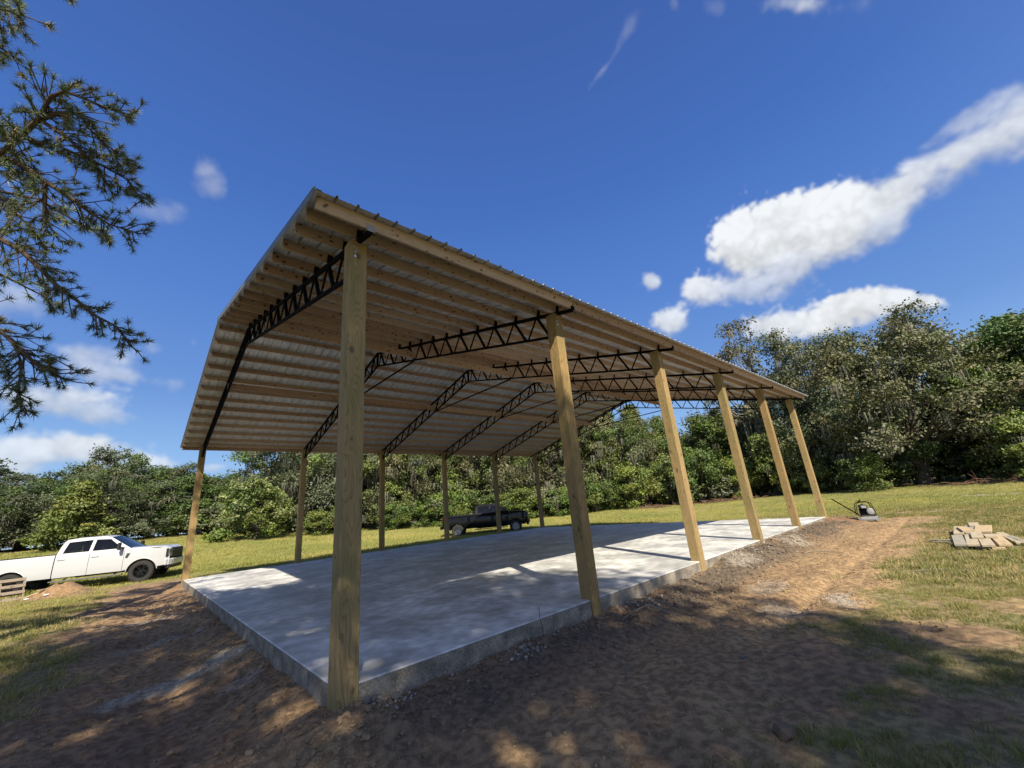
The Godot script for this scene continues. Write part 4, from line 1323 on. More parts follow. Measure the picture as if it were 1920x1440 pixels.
func make_woods() -> void:
	var olive := [Color(0.122, 0.138, 0.077), Color(0.143, 0.156, 0.092), Color(0.109, 0.128, 0.072), Color(0.166, 0.170, 0.113)]
	var green := [Color(0.118, 0.166, 0.046), Color(0.143, 0.192, 0.054), Color(0.102, 0.147, 0.046)]
	var lime := [Color(0.147, 0.198, 0.036), Color(0.173, 0.218, 0.045), Color(0.128, 0.179, 0.036)]
	var cedar := [Color(0.141, 0.173, 0.038), Color(0.122, 0.154, 0.036), Color(0.166, 0.186, 0.051)]
	var kinds := {
		"live_oak": {seed = 3, h = 15.0, w = 8.6, base = 0.10, lobes = 78, leaves = 560, leaf = 0.125, lobe = 1.65, cols = olive, shape = "oak", trunk = 0.55, fork = 0.2, moss = 110, limbs = 0.5},
		"mossy_oak": {seed = 8, h = 14.0, w = 6.6, base = 0.07, lobes = 66, leaves = 520, leaf = 0.12, lobe = 1.5, cols = olive + green, shape = "oak", trunk = 0.42, fork = 0.22, moss = 130, limbs = 0.5},
		"broadleaf_tree": {seed = 12, h = 13.0, w = 4.6, base = 0.08, lobes = 60, leaves = 480, leaf = 0.12, lobe = 1.3, cols = green, shape = "round", trunk = 0.3, fork = 0.28, moss = 26},
		"round_tree": {seed = 19, h = 13.0, w = 5.2, base = 0.05, lobes = 64, leaves = 460, leaf = 0.13, lobe = 1.4, cols = green + olive, shape = "round", trunk = 0.34, fork = 0.25, moss = 40},
		"slender_pine": {seed = 23, h = 14.0, w = 3.1, base = 0.25, lobes = 66, leaves = 260, leaf = 0.12, lobe = 0.85, cols = cedar + green, shape = "cone", trunk = 0.24, fork = 0.2, bark = M.pine_bark, limbs = 0.9},
		"undergrowth_bush": {seed = 37, h = 4.2, w = 3.2, base = 0.03, lobes = 44, leaves = 260, leaf = 0.13, lobe = 0.95, cols = green + olive, shape = "round", trunk = 0.08, fork = 0.1},
		"deep_wood_tree": {seed = 43, h = 13.5, w = 5.6, base = 0.03, lobes = 60, leaves = 300, leaf = 0.18, lobe = 1.7, cols = green + olive, shape = "round", trunk = 0.34, fork = 0.3},
		"leafy_shrub": {seed = 29, h = 3.4, w = 2.3, base = 0.06, lobes = 30, leaves = 320, leaf = 0.09, lobe = 0.72, cols = lime + green, shape = "round", trunk = 0.07, fork = 0.15},
	}
	var labels := {
		"live_oak": "huge spreading live oak beside the tall thin-leaved oak",
		"mossy_oak": "live oak with long beards of grey moss in the wood behind the barn",
		"broadleaf_tree": "mid-green broadleaf tree in the wood behind the barn",
		"round_tree": "dense round-crowned tree at the back of the wood",
		"slender_pine": "narrow yellow-green pine rising out of the wood behind the barn",
		"undergrowth_bush": "dense undergrowth bush between the trunks of the wood",
		"deep_wood_tree": "tree standing deep in the wood behind the front trees",
		"leafy_shrub": "low bright green shrub at the foot of the wood",
	}
	var spots := [
		# kind, azimuth, distance, height factor, width factor
		["round_tree", -107.0, 66.0, 0.45, 1.0], ["round_tree", -101.8, 72.0, 0.60, 0.8], ["broadleaf_tree", -98.6, 67.0, 0.47, 1.05], ["round_tree", -95.6, 74.0, 0.68, 1.0], ["mossy_oak", -97.2, 62.0, 0.46, 0.8, "low grey-green oak behind the rear wheel of the white pickup"], ["round_tree", -91.6, 68.0, 0.84, 0.85], ["broadleaf_tree", -88.9, 70.0, 0.60, 1.0], ["round_tree", -86.6, 66.0, 0.66, 0.8], ["broadleaf_tree", -84.0, 64.0, 0.52, 0.9], ["mossy_oak", -92.6, 60.5, 0.5, 0.72, "low grey-green oak behind the cab of the white pickup"], ["round_tree", -100.5, 61.0, 0.42, 0.8], ["broadleaf_tree", -82.0, 74.0, 0.55, 1.0],
		["mossy_oak", -76.4, 54.0, 0.84, 0.92], ["live_oak", -70.5, 55.0, 0.92, 0.85], ["broadleaf_tree", -66.0, 52.0, 0.95, 1.0], ["mossy_oak", -61.5, 51.0, 0.9, 0.85], ["broadleaf_tree", -57.6, 53.0, 1.05, 1.05], ["mossy_oak", -53.2, 52.0, 0.98, 0.9], ["broadleaf_tree", -49.0, 53.0, 1.0, 1.0], ["mossy_oak", -44.6, 51.0, 0.95, 0.9], ["mossy_oak", -40.0, 52.0, 0.96, 0.95], ["broadleaf_tree", -36.4, 54.0, 0.98, 0.9], ["mossy_oak", -33.2, 55.0, 0.82, 0.8], ["broadleaf_tree", -29.0, 57.0, 0.82, 0.95], ["broadleaf_tree", -25.6, 58.0, 0.62, 1.0], ["broadleaf_tree", -21.4, 58.0, 0.78, 1.0], ["round_tree", -18.0, 60.0, 0.85, 1.0],
		["round_tree", -74.0, 66.0, 0.95, 1.1], ["round_tree", -66.5, 66.0, 1.05, 1.1], ["round_tree", -59.5, 65.0, 1.1, 1.1], ["round_tree", -51.5, 65.0, 1.1, 1.1], ["round_tree", -44.0, 65.0, 1.1, 1.1], ["round_tree", -37.0, 66.0, 1.0, 1.1],
		["live_oak", -9.6, 54.0, 1.03, 0.92], ["live_oak", -3.4, 52.0, 0.98, 0.98], ["round_tree", -13.4, 62.0, 1.0, 1.0], ["mossy_oak", -0.2, 56.0, 0.92, 1.0], ["round_tree", 3.0, 62.0, 1.12, 1.1], ["broadleaf_tree", 4.4, 55.0, 0.9, 1.15], ["broadleaf_tree", 8.0, 58.0, 1.04, 1.2], ["round_tree", 11.5, 60.0, 1.05, 1.2], ["mossy_oak", 12.5, 54.0, 0.9, 1.0], ["round_tree", -6.5, 64.0, 1.05, 1.1], ["broadleaf_tree", 16.0, 56.0, 1.0, 1.2],
		["slender_pine", -34.3, 58.0, 0.94, 1.0], ["slender_pine", -30.8, 60.0, 1.0, 1.1], ["slender_pine", -27.6, 62.0, 0.86, 1.0], ["slender_pine", -20.4, 60.0, 0.82, 0.9],
		["leafy_shrub", -63.5, 47.5, 0.75, 0.9], ["leafy_shrub", -55.5, 47.0, 1.0, 1.2], ["leafy_shrub", -58.5, 47.5, 0.9, 1.1], ["leafy_shrub", -46.5, 46.5, 0.9, 1.1], ["leafy_shrub", -42.0, 46.5, 0.8, 1.0], ["leafy_shrub", -37.0, 48.5, 0.9, 1.0], ["leafy_shrub", -32.0, 50.0, 1.3, 1.2], ["leafy_shrub", -27.2, 51.5, 1.5, 1.2], ["leafy_shrub", -23.6, 52.5, 1.6, 1.1], ["leafy_shrub", -19.4, 52.5, 1.2, 1.0], ["leafy_shrub", -15.2, 51.5, 1.75, 1.25], ["leafy_shrub", -12.6, 50.0, 0.9, 1.0], ["leafy_shrub", -8.0, 46.8, 0.8, 0.9], ["leafy_shrub", 4.5, 47.5, 1.2, 1.2], ["leafy_shrub", 8.0, 48.0, 1.3, 1.2], ["leafy_shrub", -72.5, 48.5, 0.65, 0.9], ["leafy_shrub", -50.5, 47.0, 0.8, 1.1],
	]
	for k in 26:      # undergrowth that closes the wood below the crowns
		spots.push_back(["undergrowth_bush", -108.0 + k * 4.8 + 1.3 * sin(k * 2.1), (66.0 if k < 6 else 55.5) + 1.5 * sin(k * 1.7), 1.0 + 0.2 * sin(k * 1.3), 1.15])
	for k in 7:
		spots.push_back(["undergrowth_bush", [-107.5, -104.0, -100.5, -84.5, -82.0, -79.5, -77.0][k], [60.0, 61.0, 60.0, 61.0, 60.0, 58.0, 57.0][k], 0.8, 1.1])
	for k in 15:      # and the trees standing deeper in it
		spots.push_back(["deep_wood_tree", -110.0 + k * 9.0, 82.0 + 4.0 * sin(k * 2.3), (0.72 if k < 4 else 1.0) + 0.1 * sin(k * 1.9), 1.3])
	var protos := {}
	var far := {"mossy_oak": true, "broadleaf_tree": true, "round_tree": true, "leafy_shrub": true}
	rng.seed = 77
	for s in spots:
		var kind: String = s[0]
		var left: bool = s[1] < -80.0
		var label: String = labels[kind]
		var plural: String = kind.replace("_", " ") + ("es" if kind.ends_with("h") else "s")
		var grp: String = plural + " of the wood"
		if left:
			label = {"mossy_oak": "", "round_tree": "dense round tree on the rise beyond the white pickup", "broadleaf_tree": "green broadleaf tree on the rise beyond the white pickup", "leafy_shrub": "bright bush at the foot of the trees beyond the white pickup", "undergrowth_bush": "dense bush under the trees beyond the white pickup", "deep_wood_tree": "tree standing far back on the rise beyond the white pickup"}[kind]
			grp = plural + " beyond the white pickup"
		elif s[1] > -16.0 and kind in ["mossy_oak", "broadleaf_tree"]:
			label = {"broadleaf_tree": "tall fresh green tree beside the huge live oaks", "mossy_oak": "mossy oak standing among the huge live oaks"}[kind]
			grp = plural + " beside the live oaks"
		elif kind == "live_oak" and s[1] > -5.0:
			label = "huge spreading live oak beside the fresh green trees at the field edge"
			grp = ""
		elif kind == "live_oak" and s[1] < -16.0:
			label = "broad live oak behind the far posts of the barn"
			grp = ""
		if s.size() > 5:
			label = s[5]
			grp = ""
		var first: bool = not protos.has(kind)
		if first:
			var o := thing(kind, label, "shrub" if kind in ["leafy_shrub", "undergrowth_bush"] else "tree", Vector3.ZERO, 0.0, grp)
			make_tree(o, kinds[kind])
			protos[kind] = o
		var c := plant(protos[kind], first, kind, label, grp, polar(s[1], s[2]), rng.randf() * TAU, V(s[4], s[3], s[4] * rng.randf_range(0.9, 1.1)))
		if grp == "" and c.has_meta("group"):
			c.remove_meta("group")
		c.get_node("crown").material_override = M.leaf_tints[rng.randi() % M.leaf_tints.size()]
	# singular trees
	var a := thing("cedar_tree", "bushy yellow-green cedar standing behind the bed of the white pickup", "tree")
	make_tree(a, {seed = 61, h = 5.6, w = 3.1, base = 0.08, lobes = 52, leaves = 220, leaf = 0.12, lobe = 0.8, cols = cedar, shape = "cone", trunk = 0.16, fork = 0.1, limbs = 0.4})
	plant(a, true, "", "", "", polar(-94.0, 53.0), 0.4, V(1.0, 0.92, 1.0))
	var b := thing("flowering_tree", "round light green small tree tipped with cream blossom at the field edge", "tree")
	make_tree(b, {seed = 67, h = 5.4, w = 3.0, base = 0.08, lobes = 60, leaves = 260, leaf = 0.11, lobe = 0.8, cols = lime + green, tip = Color(0.30, 0.33, 0.15), shape = "round", trunk = 0.12, fork = 0.16})
	plant(b, true, "", "", "", polar(-79.6, 46.5), 1.1, V(1.0, 0.95, 1.0))
	var e := thing("bare_oak", "tall thin-leaved oak with pale bare limbs above the barn roof", "tree")
	make_tree(e, {seed = 71, h = 19.0, w = 4.6, base = 0.42, lobes = 40, leaves = 120, leaf = 0.15, lobe = 1.05, cols = [Color(0.15, 0.145, 0.085), Color(0.11, 0.12, 0.06)], shape = "oak", trunk = 0.5, fork = 0.4, limbs = 1.0, bark = M.pale_bark, moss = 70, moss_len = 1.2})
	plant(e, true, "", "", "", polar(-16.2, 55.0), 2.0, V(0.95, 1.06, 0.95))
	# pale trunks that show between the leaves
	for s in [[-58.3, 48.5, 6.0, 0.2, "pale straight trunk with a split top standing before the wood"], [-45.8, 48.0, 5.5, 0.17, "pale leaning trunk with two limbs behind the black pickup"], [-38.6, 49.0, 5.0, 0.16, "slanting pale trunk at the wood edge beside the last post"]]:
		var o := thing("dead_tree", s[4], "tree")
		var m := MB.new()
		var r := RandomNumberGenerator.new()
		r.seed = int(s[2] * 100)
		var top := V(r.randf_range(-0.8, 0.8), s[2], r.randf_range(-0.5, 0.5))
		limb(m, V(0, -0.2, 0), top, s[3] * 1.3, s[3] * 0.6, 0.0, r, 8)
		put("trunk", m, M.pale_bark, o)
		for k in 5:
			var lm := MB.new()
			var t := r.randf_range(0.45, 0.95)
			limb(lm, top * t, top * t + V(r.randf_range(-1.6, 1.6), r.randf_range(0.3, 1.8), r.randf_range(-1.0, 1.0)), s[3] * 0.4, 0.02, 0.2, r, 5)
			put("limb", lm, M.pale_bark, o)
		plant(o, true, "", "", "", polar(s[0], s[1]), 0.0, Vector3.ONE)

# the pine at the edge of the picture: every branch carries tufts of needles
func tuft(m: MB, p: Vector3, dir: Vector3, len: float, r: RandomNumberGenerator, n := 34) -> void:
	var base := vary(Color(0.135, 0.17, 0.09), r, 0.25)
	if r.randf() < 0.12:
		base = vary(Color(0.16, 0.15, 0.06), r, 0.2)
	for k in n:
		var d := (dir * 0.75 + Vector3(r.randfn(), r.randfn(), r.randfn()) * 0.6).normalized()
		var x := d.cross(Vector3(r.randfn(), r.randfn(), r.randfn())).normalized() * len * 0.042
		var l := len * r.randf_range(0.65, 1.1)
		var q := p - dir * r.randf_range(0.0, len * 0.5)
		m.v.append_array([q - x, q + x, q + d * l])
		var nn := d.cross(x).normalized()
		m.n.append_array([nn, nn, nn])
		var c := vary(base, r, 0.15)
		m.c.append_array([c, c, c])

func bough(wood: MB, nee: MB, pts: Array, r0: float, r: RandomNumberGenerator, dense: float, len := 0.17) -> void:
	var rad := []
	for i in pts.size():
		rad.push_back(lerpf(r0, 0.008, float(i) / (pts.size() - 1)))
	wood.tube(pts, rad, 6, 1.0, false)
	var total := 0.0
	for i in pts.size() - 1:
		total += pts[i].distance_to(pts[i + 1])
	var run := 0.0
	for i in pts.size() - 1:
		var a: Vector3 = pts[i]
		var b: Vector3 = pts[i + 1]
		var seg := a.distance_to(b)
		var k := int(ceil(seg * dense))
		for j in k:
			var t := (j + r.randf()) / k
			var along := (run + seg * t) / total
			if along < 0.12:
				continue
			var p := a.lerp(b, t)
			var fwd := (b - a).normalized()
			var side := fwd.cross(Vector3(r.randfn(), r.randfn(), r.randfn())).normalized()
			var tw := (fwd * r.randf_range(0.3, 1.0) + side * r.randf_range(0.5, 1.1) + V(0, -0.18, 0)).normalized()
			var l := r.randf_range(0.12, 0.6) * (1.15 - along * 0.6)
			var m := p + tw * l * 0.5 + V(0, r.randf_range(-0.03, 0.05), 0)
			var e := p + tw * l + V(0, r.randf_range(-0.06, 0.08), 0)
			wood.tube([p, m, e], [0.009, 0.007, 0.005], 4, 1.0, false)
			tuft(nee, e, (e - m).normalized(), len, r)
			if r.randf() < 0.6:
				tuft(nee, m, (side + fwd).normalized(), len * 0.85, r, 26)
			if r.randf() < 0.5:
				var e2 := m + (tw + Vector3(r.randfn(), r.randfn(), r.randfn()) * 0.6).normalized() * l * 0.5
				wood.tube([m, e2], [0.006, 0.004], 4, 1.0, false)
				tuft(nee, e2, (e2 - m).normalized(), len, r)
		run += seg
	tuft(nee, pts[-1], (pts[-1] - pts[-2]).normalized(), len, r, 34)

func make_near_trees() -> void:
	var PB := [
		[V(-4.21,6.55,3.95),V(-3.49,6.69,3.58),V(-2.89,6.95,3.24),V(-2.75,6.98,3.18),V(-2.50,7.15,3.09),V(-2.35,7.20,2.96),V(-2.29,7.16,2.76),V(-2.24,7.11,2.52),V(-2.16,7.09,2.29)],
		[V(-2.87,6.98,3.22),V(-2.61,7.04,3.01),V(-2.42,7.00,2.79),V(-2.44,6.84,2.69),V(-2.46,6.69,2.49),V(-2.46,6.57,2.24)],
		[V(-3.62,7.11,3.86),V(-3.17,6.84,3.44),V(-2.95,6.77,2.99),V(-2.86,6.65,2.60),V(-2.78,6.48,2.24),V(-2.85,6.23,2.05)],
		[V(-3.83,6.97,3.92),V(-3.30,6.53,3.33),V(-3.16,6.28,3.06),V(-3.08,6.10,2.79),V(-3.01,5.90,2.55),V(-2.98,5.79,2.35),V(-2.93,5.74,2.02)],
		[V(-4.33,5.98,3.86),V(-3.82,5.60,3.43),V(-3.64,5.40,3.18),V(-3.50,5.10,2.92),V(-3.43,4.85,2.72),V(-3.31,4.69,2.54),V(-3.22,4.45,2.29),V(-3.18,4.33,2.07),V(-3.18,4.07,1.89)],
		[V(-4.44,4.65,3.59),V(-3.99,4.31,3.22),V(-3.88,4.11,3.05),V(-3.78,3.83,2.92),V(-3.76,3.52,2.89),V(-3.76,3.16,2.80)],
		[V(-3.88,4.11,3.05),V(-3.79,3.84,2.80),V(-3.75,3.72,2.60),V(-3.74,3.64,2.50)],
		[V(-2.79,8.75,4.12),V(-2.39,8.14,3.68),V(-2.21,7.95,3.49),V(-2.13,7.90,3.41)],
		[V(-3.09,8.17,4.06),V(-2.72,7.80,3.67),V(-2.63,7.65,3.49)],
		[V(-2.81,6.98,3.19),V(-2.72,6.77,2.88),V(-2.77,6.59,2.64),V(-2.87,6.33,2.42)],
		[V(-3.16,6.28,3.06),V(-3.23,5.99,3.02),V(-3.30,5.78,3.00),V(-3.36,5.62,2.87)],
		[V(-3.98,6.41,3.79),V(-3.63,6.14,3.47),V(-3.57,5.91,3.31),V(-3.59,5.74,3.13),V(-3.64,5.49,2.95)],
	]
	var at := V(-5.6, 0, 5.6)
	at.y = gh(at.x, at.z)
	var o := thing("pine_tree", "tall pine whose needle-tufted branches hang into the sky beside the roof gable", "tree", at)
	var wood := MB.new()
	var nee := MB.new()
	var r := RandomNumberGenerator.new()
	r.seed = 404
	var trunk := [V(0, -0.3, 0), V(0.05, 2.0, 0.02), V(-0.05, 5.0, 0.06), V(0.08, 8.0, 0.0), V(0.0, 11.0, -0.08), V(0.05, 13.5, 0.0), V(0.05, 15.0, 0.0)]
	wood.tube(trunk, [0.30, 0.25, 0.22, 0.18, 0.13, 0.07, 0.02], 10, 0.6, false)
	for b in PB:
		var pts := []
		for p in b:
			pts.push_back(p - at)
		if pts[0].z > -2.2:   # a main branch: carry it back to the trunk
			var y0: float = pts[0].y - 0.35
			pts.insert(0, pts[0].lerp(V(0, y0, 0), 0.55) + V(0, 0.1, 0))
			pts.insert(0, V(0, y0, 0))
		bough(wood, nee, pts, 0.05 if pts.size() > 8 else 0.03, r, 27.0, 0.112)
	# the rest of its crown, out of the picture
	for k in 30:
		var y := r.randf_range(5.5, 14.6)
		var a := r.randf_range(0.3, 4.6) if y < 11.5 else r.randf_range(0.0, TAU)
		var l := lerpf(4.2, 1.2, (y - 5.5) / 9.1) * r.randf_range(0.7, 1.0)
		var d := V(cos(a), 0, sin(a))
		bough(wood, nee, [V(0, y, 0), V(0, y + 0.1, 0) + d * l * 0.35, V(0, y + 0.3, 0) + d * l * 0.7 + V(r.randf_range(-0.3, 0.3), 0, r.randf_range(-0.3, 0.3)), V(0, y + 0.1, 0) + d * l], 0.05, r, 9.0, 0.2)
	put("trunk", wood, M.pine_bark, o)
	put("crown", finish_leaves(nee), M.needle, o)
	# the oak behind the photographer that shades the foreground
	var q := thing("shade_oak", "large high-crowned oak whose shade falls on the bare earth before the slab", "tree")
	make_tree(q, {seed = 83, h = 18.5, w = 6.5, base = 0.54, lobes = 112, leaves = 300, leaf = 0.135, lobe = 1.45, cols = [Color(0.12, 0.14, 0.07), Color(0.13, 0.15, 0.08)], shape = "oak", trunk = 0.42, fork = 0.46, limbs = 0.5})
	plant(q, true, "", "", "", V(12.7, 0, 7.5), 0.7, Vector3.ONE)

# ---------------------------------------------------------------- things lying about
func make_compactor() -> void:
	var p := polar(-8.75, 21.0)
	p.y = gh(p.x, p.z) + 0.015
	var o := thing("plate_compactor", "black plate compactor with folded-up handle standing beside the last post", "compactor", p, 0.28)
	# local: +X the working end, -X the handle
	var plate := MB.new()
	plate.box(Transform3D(Basis.IDENTITY, V(0.05, 0.03, 0)), V(0.46, 0.025, 0.5), 0.008)
	plate.box(Transform3D(Basis(V(0, 0, 1), 0.6), V(0.33, 0.065, 0)), V(0.14, 0.025, 0.5), 0.008)
	plate.box(Transform3D(Basis(V(0, 0, 1), -0.6), V(-0.23, 0.065, 0)), V(0.14, 0.025, 0.5), 0.008)
	plate.box(Transform3D(Basis.IDENTITY, V(0.05, 0.11, 0.255)), V(0.5, 0.1, 0.012), 0.003)
	put("base_plate", plate, M.grey_plate, o)
	var deck := MB.new()
	deck.box(Transform3D(Basis.IDENTITY, V(0.06, 0.19, 0)), V(0.44, 0.05, 0.36), 0.01)
	for s in [-1.0, 1.0]:
		for t in [-0.12, 0.22]:
			deck.box(Transform3D(Basis.IDENTITY, V(t, 0.11, s * 0.15)), V(0.06, 0.13, 0.06), 0.01)
	put("engine_deck", deck, M.dark_plastic, o)
	var eng := MB.new()
	eng.box(Transform3D(Basis.IDENTITY, V(-0.02, 0.33, 0.02)), V(0.24, 0.24, 0.26), 0.02)
	for k in 6:
		eng.box(Transform3D(Basis.IDENTITY, V(-0.02, 0.26 + k * 0.032, 0.02)), V(0.28, 0.01, 0.29))
	put("engine", eng, M.black_steel, o)
	var tank := MB.new()
	tank.box(Transform3D(Basis.IDENTITY, V(-0.02, 0.52, 0.0)), V(0.26, 0.12, 0.26), 0.04)
	tank.lathe([Vector2(0.035, 0.0), Vector2(0.035, 0.04), Vector2(0.0, 0.045)], Transform3D(Basis(V(1, 0, 0), -PI / 2), V(-0.02, 0.57, 0)), 12)
	put("fuel_tank", tank, M.dark_plastic, o)
	var rec := MB.new()
	rec.lathe([Vector2(0.125, 0.0), Vector2(0.125, 0.05), Vector2(0.10, 0.075), Vector2(0.03, 0.085), Vector2(0.0, 0.085)], Transform3D(Basis.IDENTITY, V(0.16, 0.33, 0.13)), 18)
	put("recoil_starter", rec, M.grey_plate, o)
	var muf := MB.new()
	muf.box(Transform3D(Basis.IDENTITY, V(-0.02, 0.50, 0.19)), V(0.16, 0.10, 0.09), 0.02)
	put("muffler", muf, M.grey_plate, o)
	var cage := MB.new()
	for s in [-1.0, 1.0]:
		cage.tube([V(0.30, 0.2, s * 0.2), V(0.22, 0.62, s * 0.2), V(0.14, 0.68, s * 0.2), V(-0.14, 0.68, s * 0.2), V(-0.22, 0.6, s * 0.2), V(-0.26, 0.2, s * 0.2)], [0.014, 0.014, 0.014, 0.014, 0.014, 0.014], 6)
	cage.tube([V(0.14, 0.68, -0.2), V(0.14, 0.68, 0.2)], [0.014, 0.014], 6)
	cage.tube([V(-0.10, 0.68, -0.2), V(-0.03, 0.76, 0.0), V(-0.10, 0.68, 0.2)], [0.014, 0.014, 0.014], 6)
	put("guard_frame", cage, M.black_steel, o)
	var hd := MB.new()
	hd.tube([V(-0.2, 0.22, 0.2), V(-0.5, 0.50, 0.2), V(-0.86, 0.84, 0.2), V(-0.9, 0.86, 0.0), V(-0.86, 0.84, -0.2), V(-0.5, 0.50, -0.2), V(-0.2, 0.22, -0.2)], [0.016, 0.016, 0.016, 0.016, 0.016, 0.016, 0.016], 7)
	hd.tube([V(-0.5, 0.50, -0.2), V(-0.5, 0.50, 0.2)], [0.012, 0.012], 6)
	put("handle", hd, M.black_steel, o)

func make_offcuts() -> void:
	# x, z, length, width, layer, turn, tint, label
	var c := V(3.92, 0, -13.5)
	var list := [
		[-0.33, 1.15, 1.75, 0.185, 1, 0.05, 2, "grey-white plank offcut at the near corner of the lumber pile"],
		[-0.13, 1.10, 1.85, 0.185, 1, 0.03, 0, "pale plank offcut lying second along the near edge of the lumber pile"],
		[0.07, 1.22, 1.80, 0.185, 1, 0.04, 0, "cream plank offcut in the middle of the lumber pile's near edge"],
		[0.28, 1.05, 1.95, 0.185, 1, 0.06, 1, "tan plank offcut at the right end of the lumber pile"],
		[-0.36, -0.95, 1.75, 0.185, 1, 0.02, 0, "pale plank offcut at the back of the lumber pile under the tapered piece"],
		[-0.15, -1.05, 1.90, 0.185, 1, 0.01, 2, "greyish plank offcut at the back middle of the lumber pile"],
		[0.06, -0.98, 1.80, 0.185, 1, 0.05, 1, "orange-toned plank offcut at the back right of the lumber pile"],
		[-0.28, 1.12, 1.7, 0.185, 0, 0.0, 2, "weathered plank offcut at the bottom of the lumber pile's near corner"],
		[-0.02, 1.05, 1.8, 0.185, 0, 0.02, 2, "grey plank offcut in the bottom layer of the lumber pile"],
		[0.20, 1.42, 1.5, 0.185, 0, 0.04, 1, "bright orange plank offcut sticking out under the lumber pile"],
		[-0.28, -1.0, 1.7, 0.185, 0, 0.02, 2, "grey plank offcut at the bottom back of the lumber pile"],
		[0.0, -1.0, 1.7, 0.185, 0, 0.03, 1, "tan plank offcut at the bottom back of the lumber pile"],
		[-0.26, -0.75, 1.05, 0.2, 2, 0.22, 1, "tapered tan offcut lying askew on top of the lumber pile"],
		[0.08, -0.75, 1.5, 0.286, 2, -0.02, 1, "wide tan board on top of the back of the lumber pile"],
		[-0.04, 0.55, 1.1, 0.185, 2, 0.03, 0, "short pale offcut on top of the middle of the lumber pile"],
		[0.16, 0.75, 0.5, 0.185, 2, 0.1, 0, "small square offcut lying on top of the lumber pile"],
		[-0.08, -1.95, 0.8, 0.185, 2, 0.03, 0, "short pale block at the far top of the lumber pile"],
		[0.44, 0.3, 2.0, 0.14, 0, 0.12, 0, "narrow pale plank on the grass along the right of the lumber pile"],
		[0.56, 0.8, 1.6, 0.14, 0, 0.16, 2, "narrow grey plank on the grass at the right end of the lumber pile"],
		[-0.58, 0.75, 0.5, 0.08, 0, 1.25, 2, "grey stick of wood on the grass left of the lumber pile"],
		[-0.56, 1.15, 0.42, 0.07, 0, 1.1, 2, "short grey stick of wood lying crooked left of the lumber pile"],
	]
	for k in list.size():
		var q: Array = list[k]
		var x: float = c.x + q[0]
		var z: float = c.z + q[1]
		var th := 0.042
		var m := MB.new()
		if k == 12:   # cut to a taper
			for s in [0, 1]:
				pass
			var a := [V(-0.12, 0, 0.5), V(0.12, 0, 0.5), V(0.12, 0, -0.5), V(-0.02, 0, -0.5)]
			for t in 2:
				var y := V(0, th * (1 - t), 0)
				m.quad(a[0] + y, a[1] + y, a[2] + y, a[3] + y, Vector3.UP if t == 0 else Vector3.DOWN, Vector2(0, 0), Vector2(0.8, 0), Vector2(0.8, 0.3), Vector2(0.3, 0.3))
			for e in 4:
				var p0: Vector3 = a[e]
				var p1: Vector3 = a[(e + 1) % 4]
				m.quad(p0, p1, p1 + V(0, th, 0), p0 + V(0, th, 0), (p0 + p1))
		else:
			m.box(Transform3D(Basis.IDENTITY, V(0, th / 2, 0)), V(q[3], th, q[2]), 0.004, 2, Vector2(3.0, 0.27), Vector2(k * 0.17, k * 0.29))
		var o := put("lumber_offcut", m, M.offcut[q[6]], null, Transform3D(Basis(V(0, 1, 0), q[5]), V(x, gh(c.x, c.z) + 0.035 + q[4] * (th + 0.003), z)))
		tag(o, q[7], "plank", "offcuts in the lumber pile")
		if q[4] == 0:
			o.position.y = gh(c.x, c.z) + 0.03

func make_pallet_corner() -> void:
	var p := V(-20.0, 0, 4.75)
	p.y = gh(p.x, p.z) + 0.02
	var o := thing("wooden_pallet", "weathered grey pallet propped upright against the sand heap", "pallet", p)
	# stands on its long edge, leaning back
	o.transform = Transform3D(Basis(V(0, 1, 0), PI / 2 + 0.30) * Basis(V(1, 0, 0), -0.5), p)
	for k in 4:
		for side in 2:
			var m := MB.new()
			m.box(Transform3D(Basis.IDENTITY, V(0, 0.06 + k * 0.24, 0.05 if side == 0 else -0.05)), V(1.2, 0.115, 0.019), 0.003, 0, Vector2(2, 0.3), Vector2(k * 0.3, side * 0.4))
			put("slat", m, M.grey_wood, o)
	for k in 3:
		var m := MB.new()
		m.box(Transform3D(Basis.IDENTITY, V(-0.56 + k * 0.56, 0.42, 0)), V(0.04, 0.86, 0.078), 0.003, 1, Vector2(2, 0.3), Vector2(k * 0.3, 0.1))
		put("stringer", m, M.grey_wood, o)
	var list := [[V(-19.85, 0.0, 4.15), V(-20.7, 0.42, 3.35), 0.13, "tan plank leaning on the sand heap beside the pallet"], [V(-19.95, 0.1, 3.85), V(-21.0, 0.5, 2.95), 0.10, "pale narrow plank slanting over the sand heap"]]
	for q in list:
		var a: Vector3 = q[0]
		var b: Vector3 = q[1]
		a.y += gh(a.x, a.z) + 0.03
		b.y = maxf(gh(b.x, b.z) + 0.06, a.y)
		var m := MB.new()
		m.bar(Vector3.ZERO, b - a, q[2], 0.03, Vector3.UP, 0.003)
		tag(put("plank", m, M.offcut[1], null, Transform3D(Basis.IDENTITY, a)), q[3], "plank")
	var scraps := [[-19.2, 3.55, 0.09, "white paper scrap on the near foot of the sand heap"], [-19.55, 4.05, 0.08, "white paper scrap between the pallet and the sand heap"]]
	for q in scraps:
		var m := MB.new()
		crumple(m, q[2], 0.4, int(q[0] * -10.0))
		tag(put("paper_scrap", m, mat(lin(0.75, 0.75, 0.74), 0.8), null, Transform3D(Basis.IDENTITY, V(q[0], gh(q[0], q[1]) + q[2] * 0.3, q[1]))), q[3], "paper")

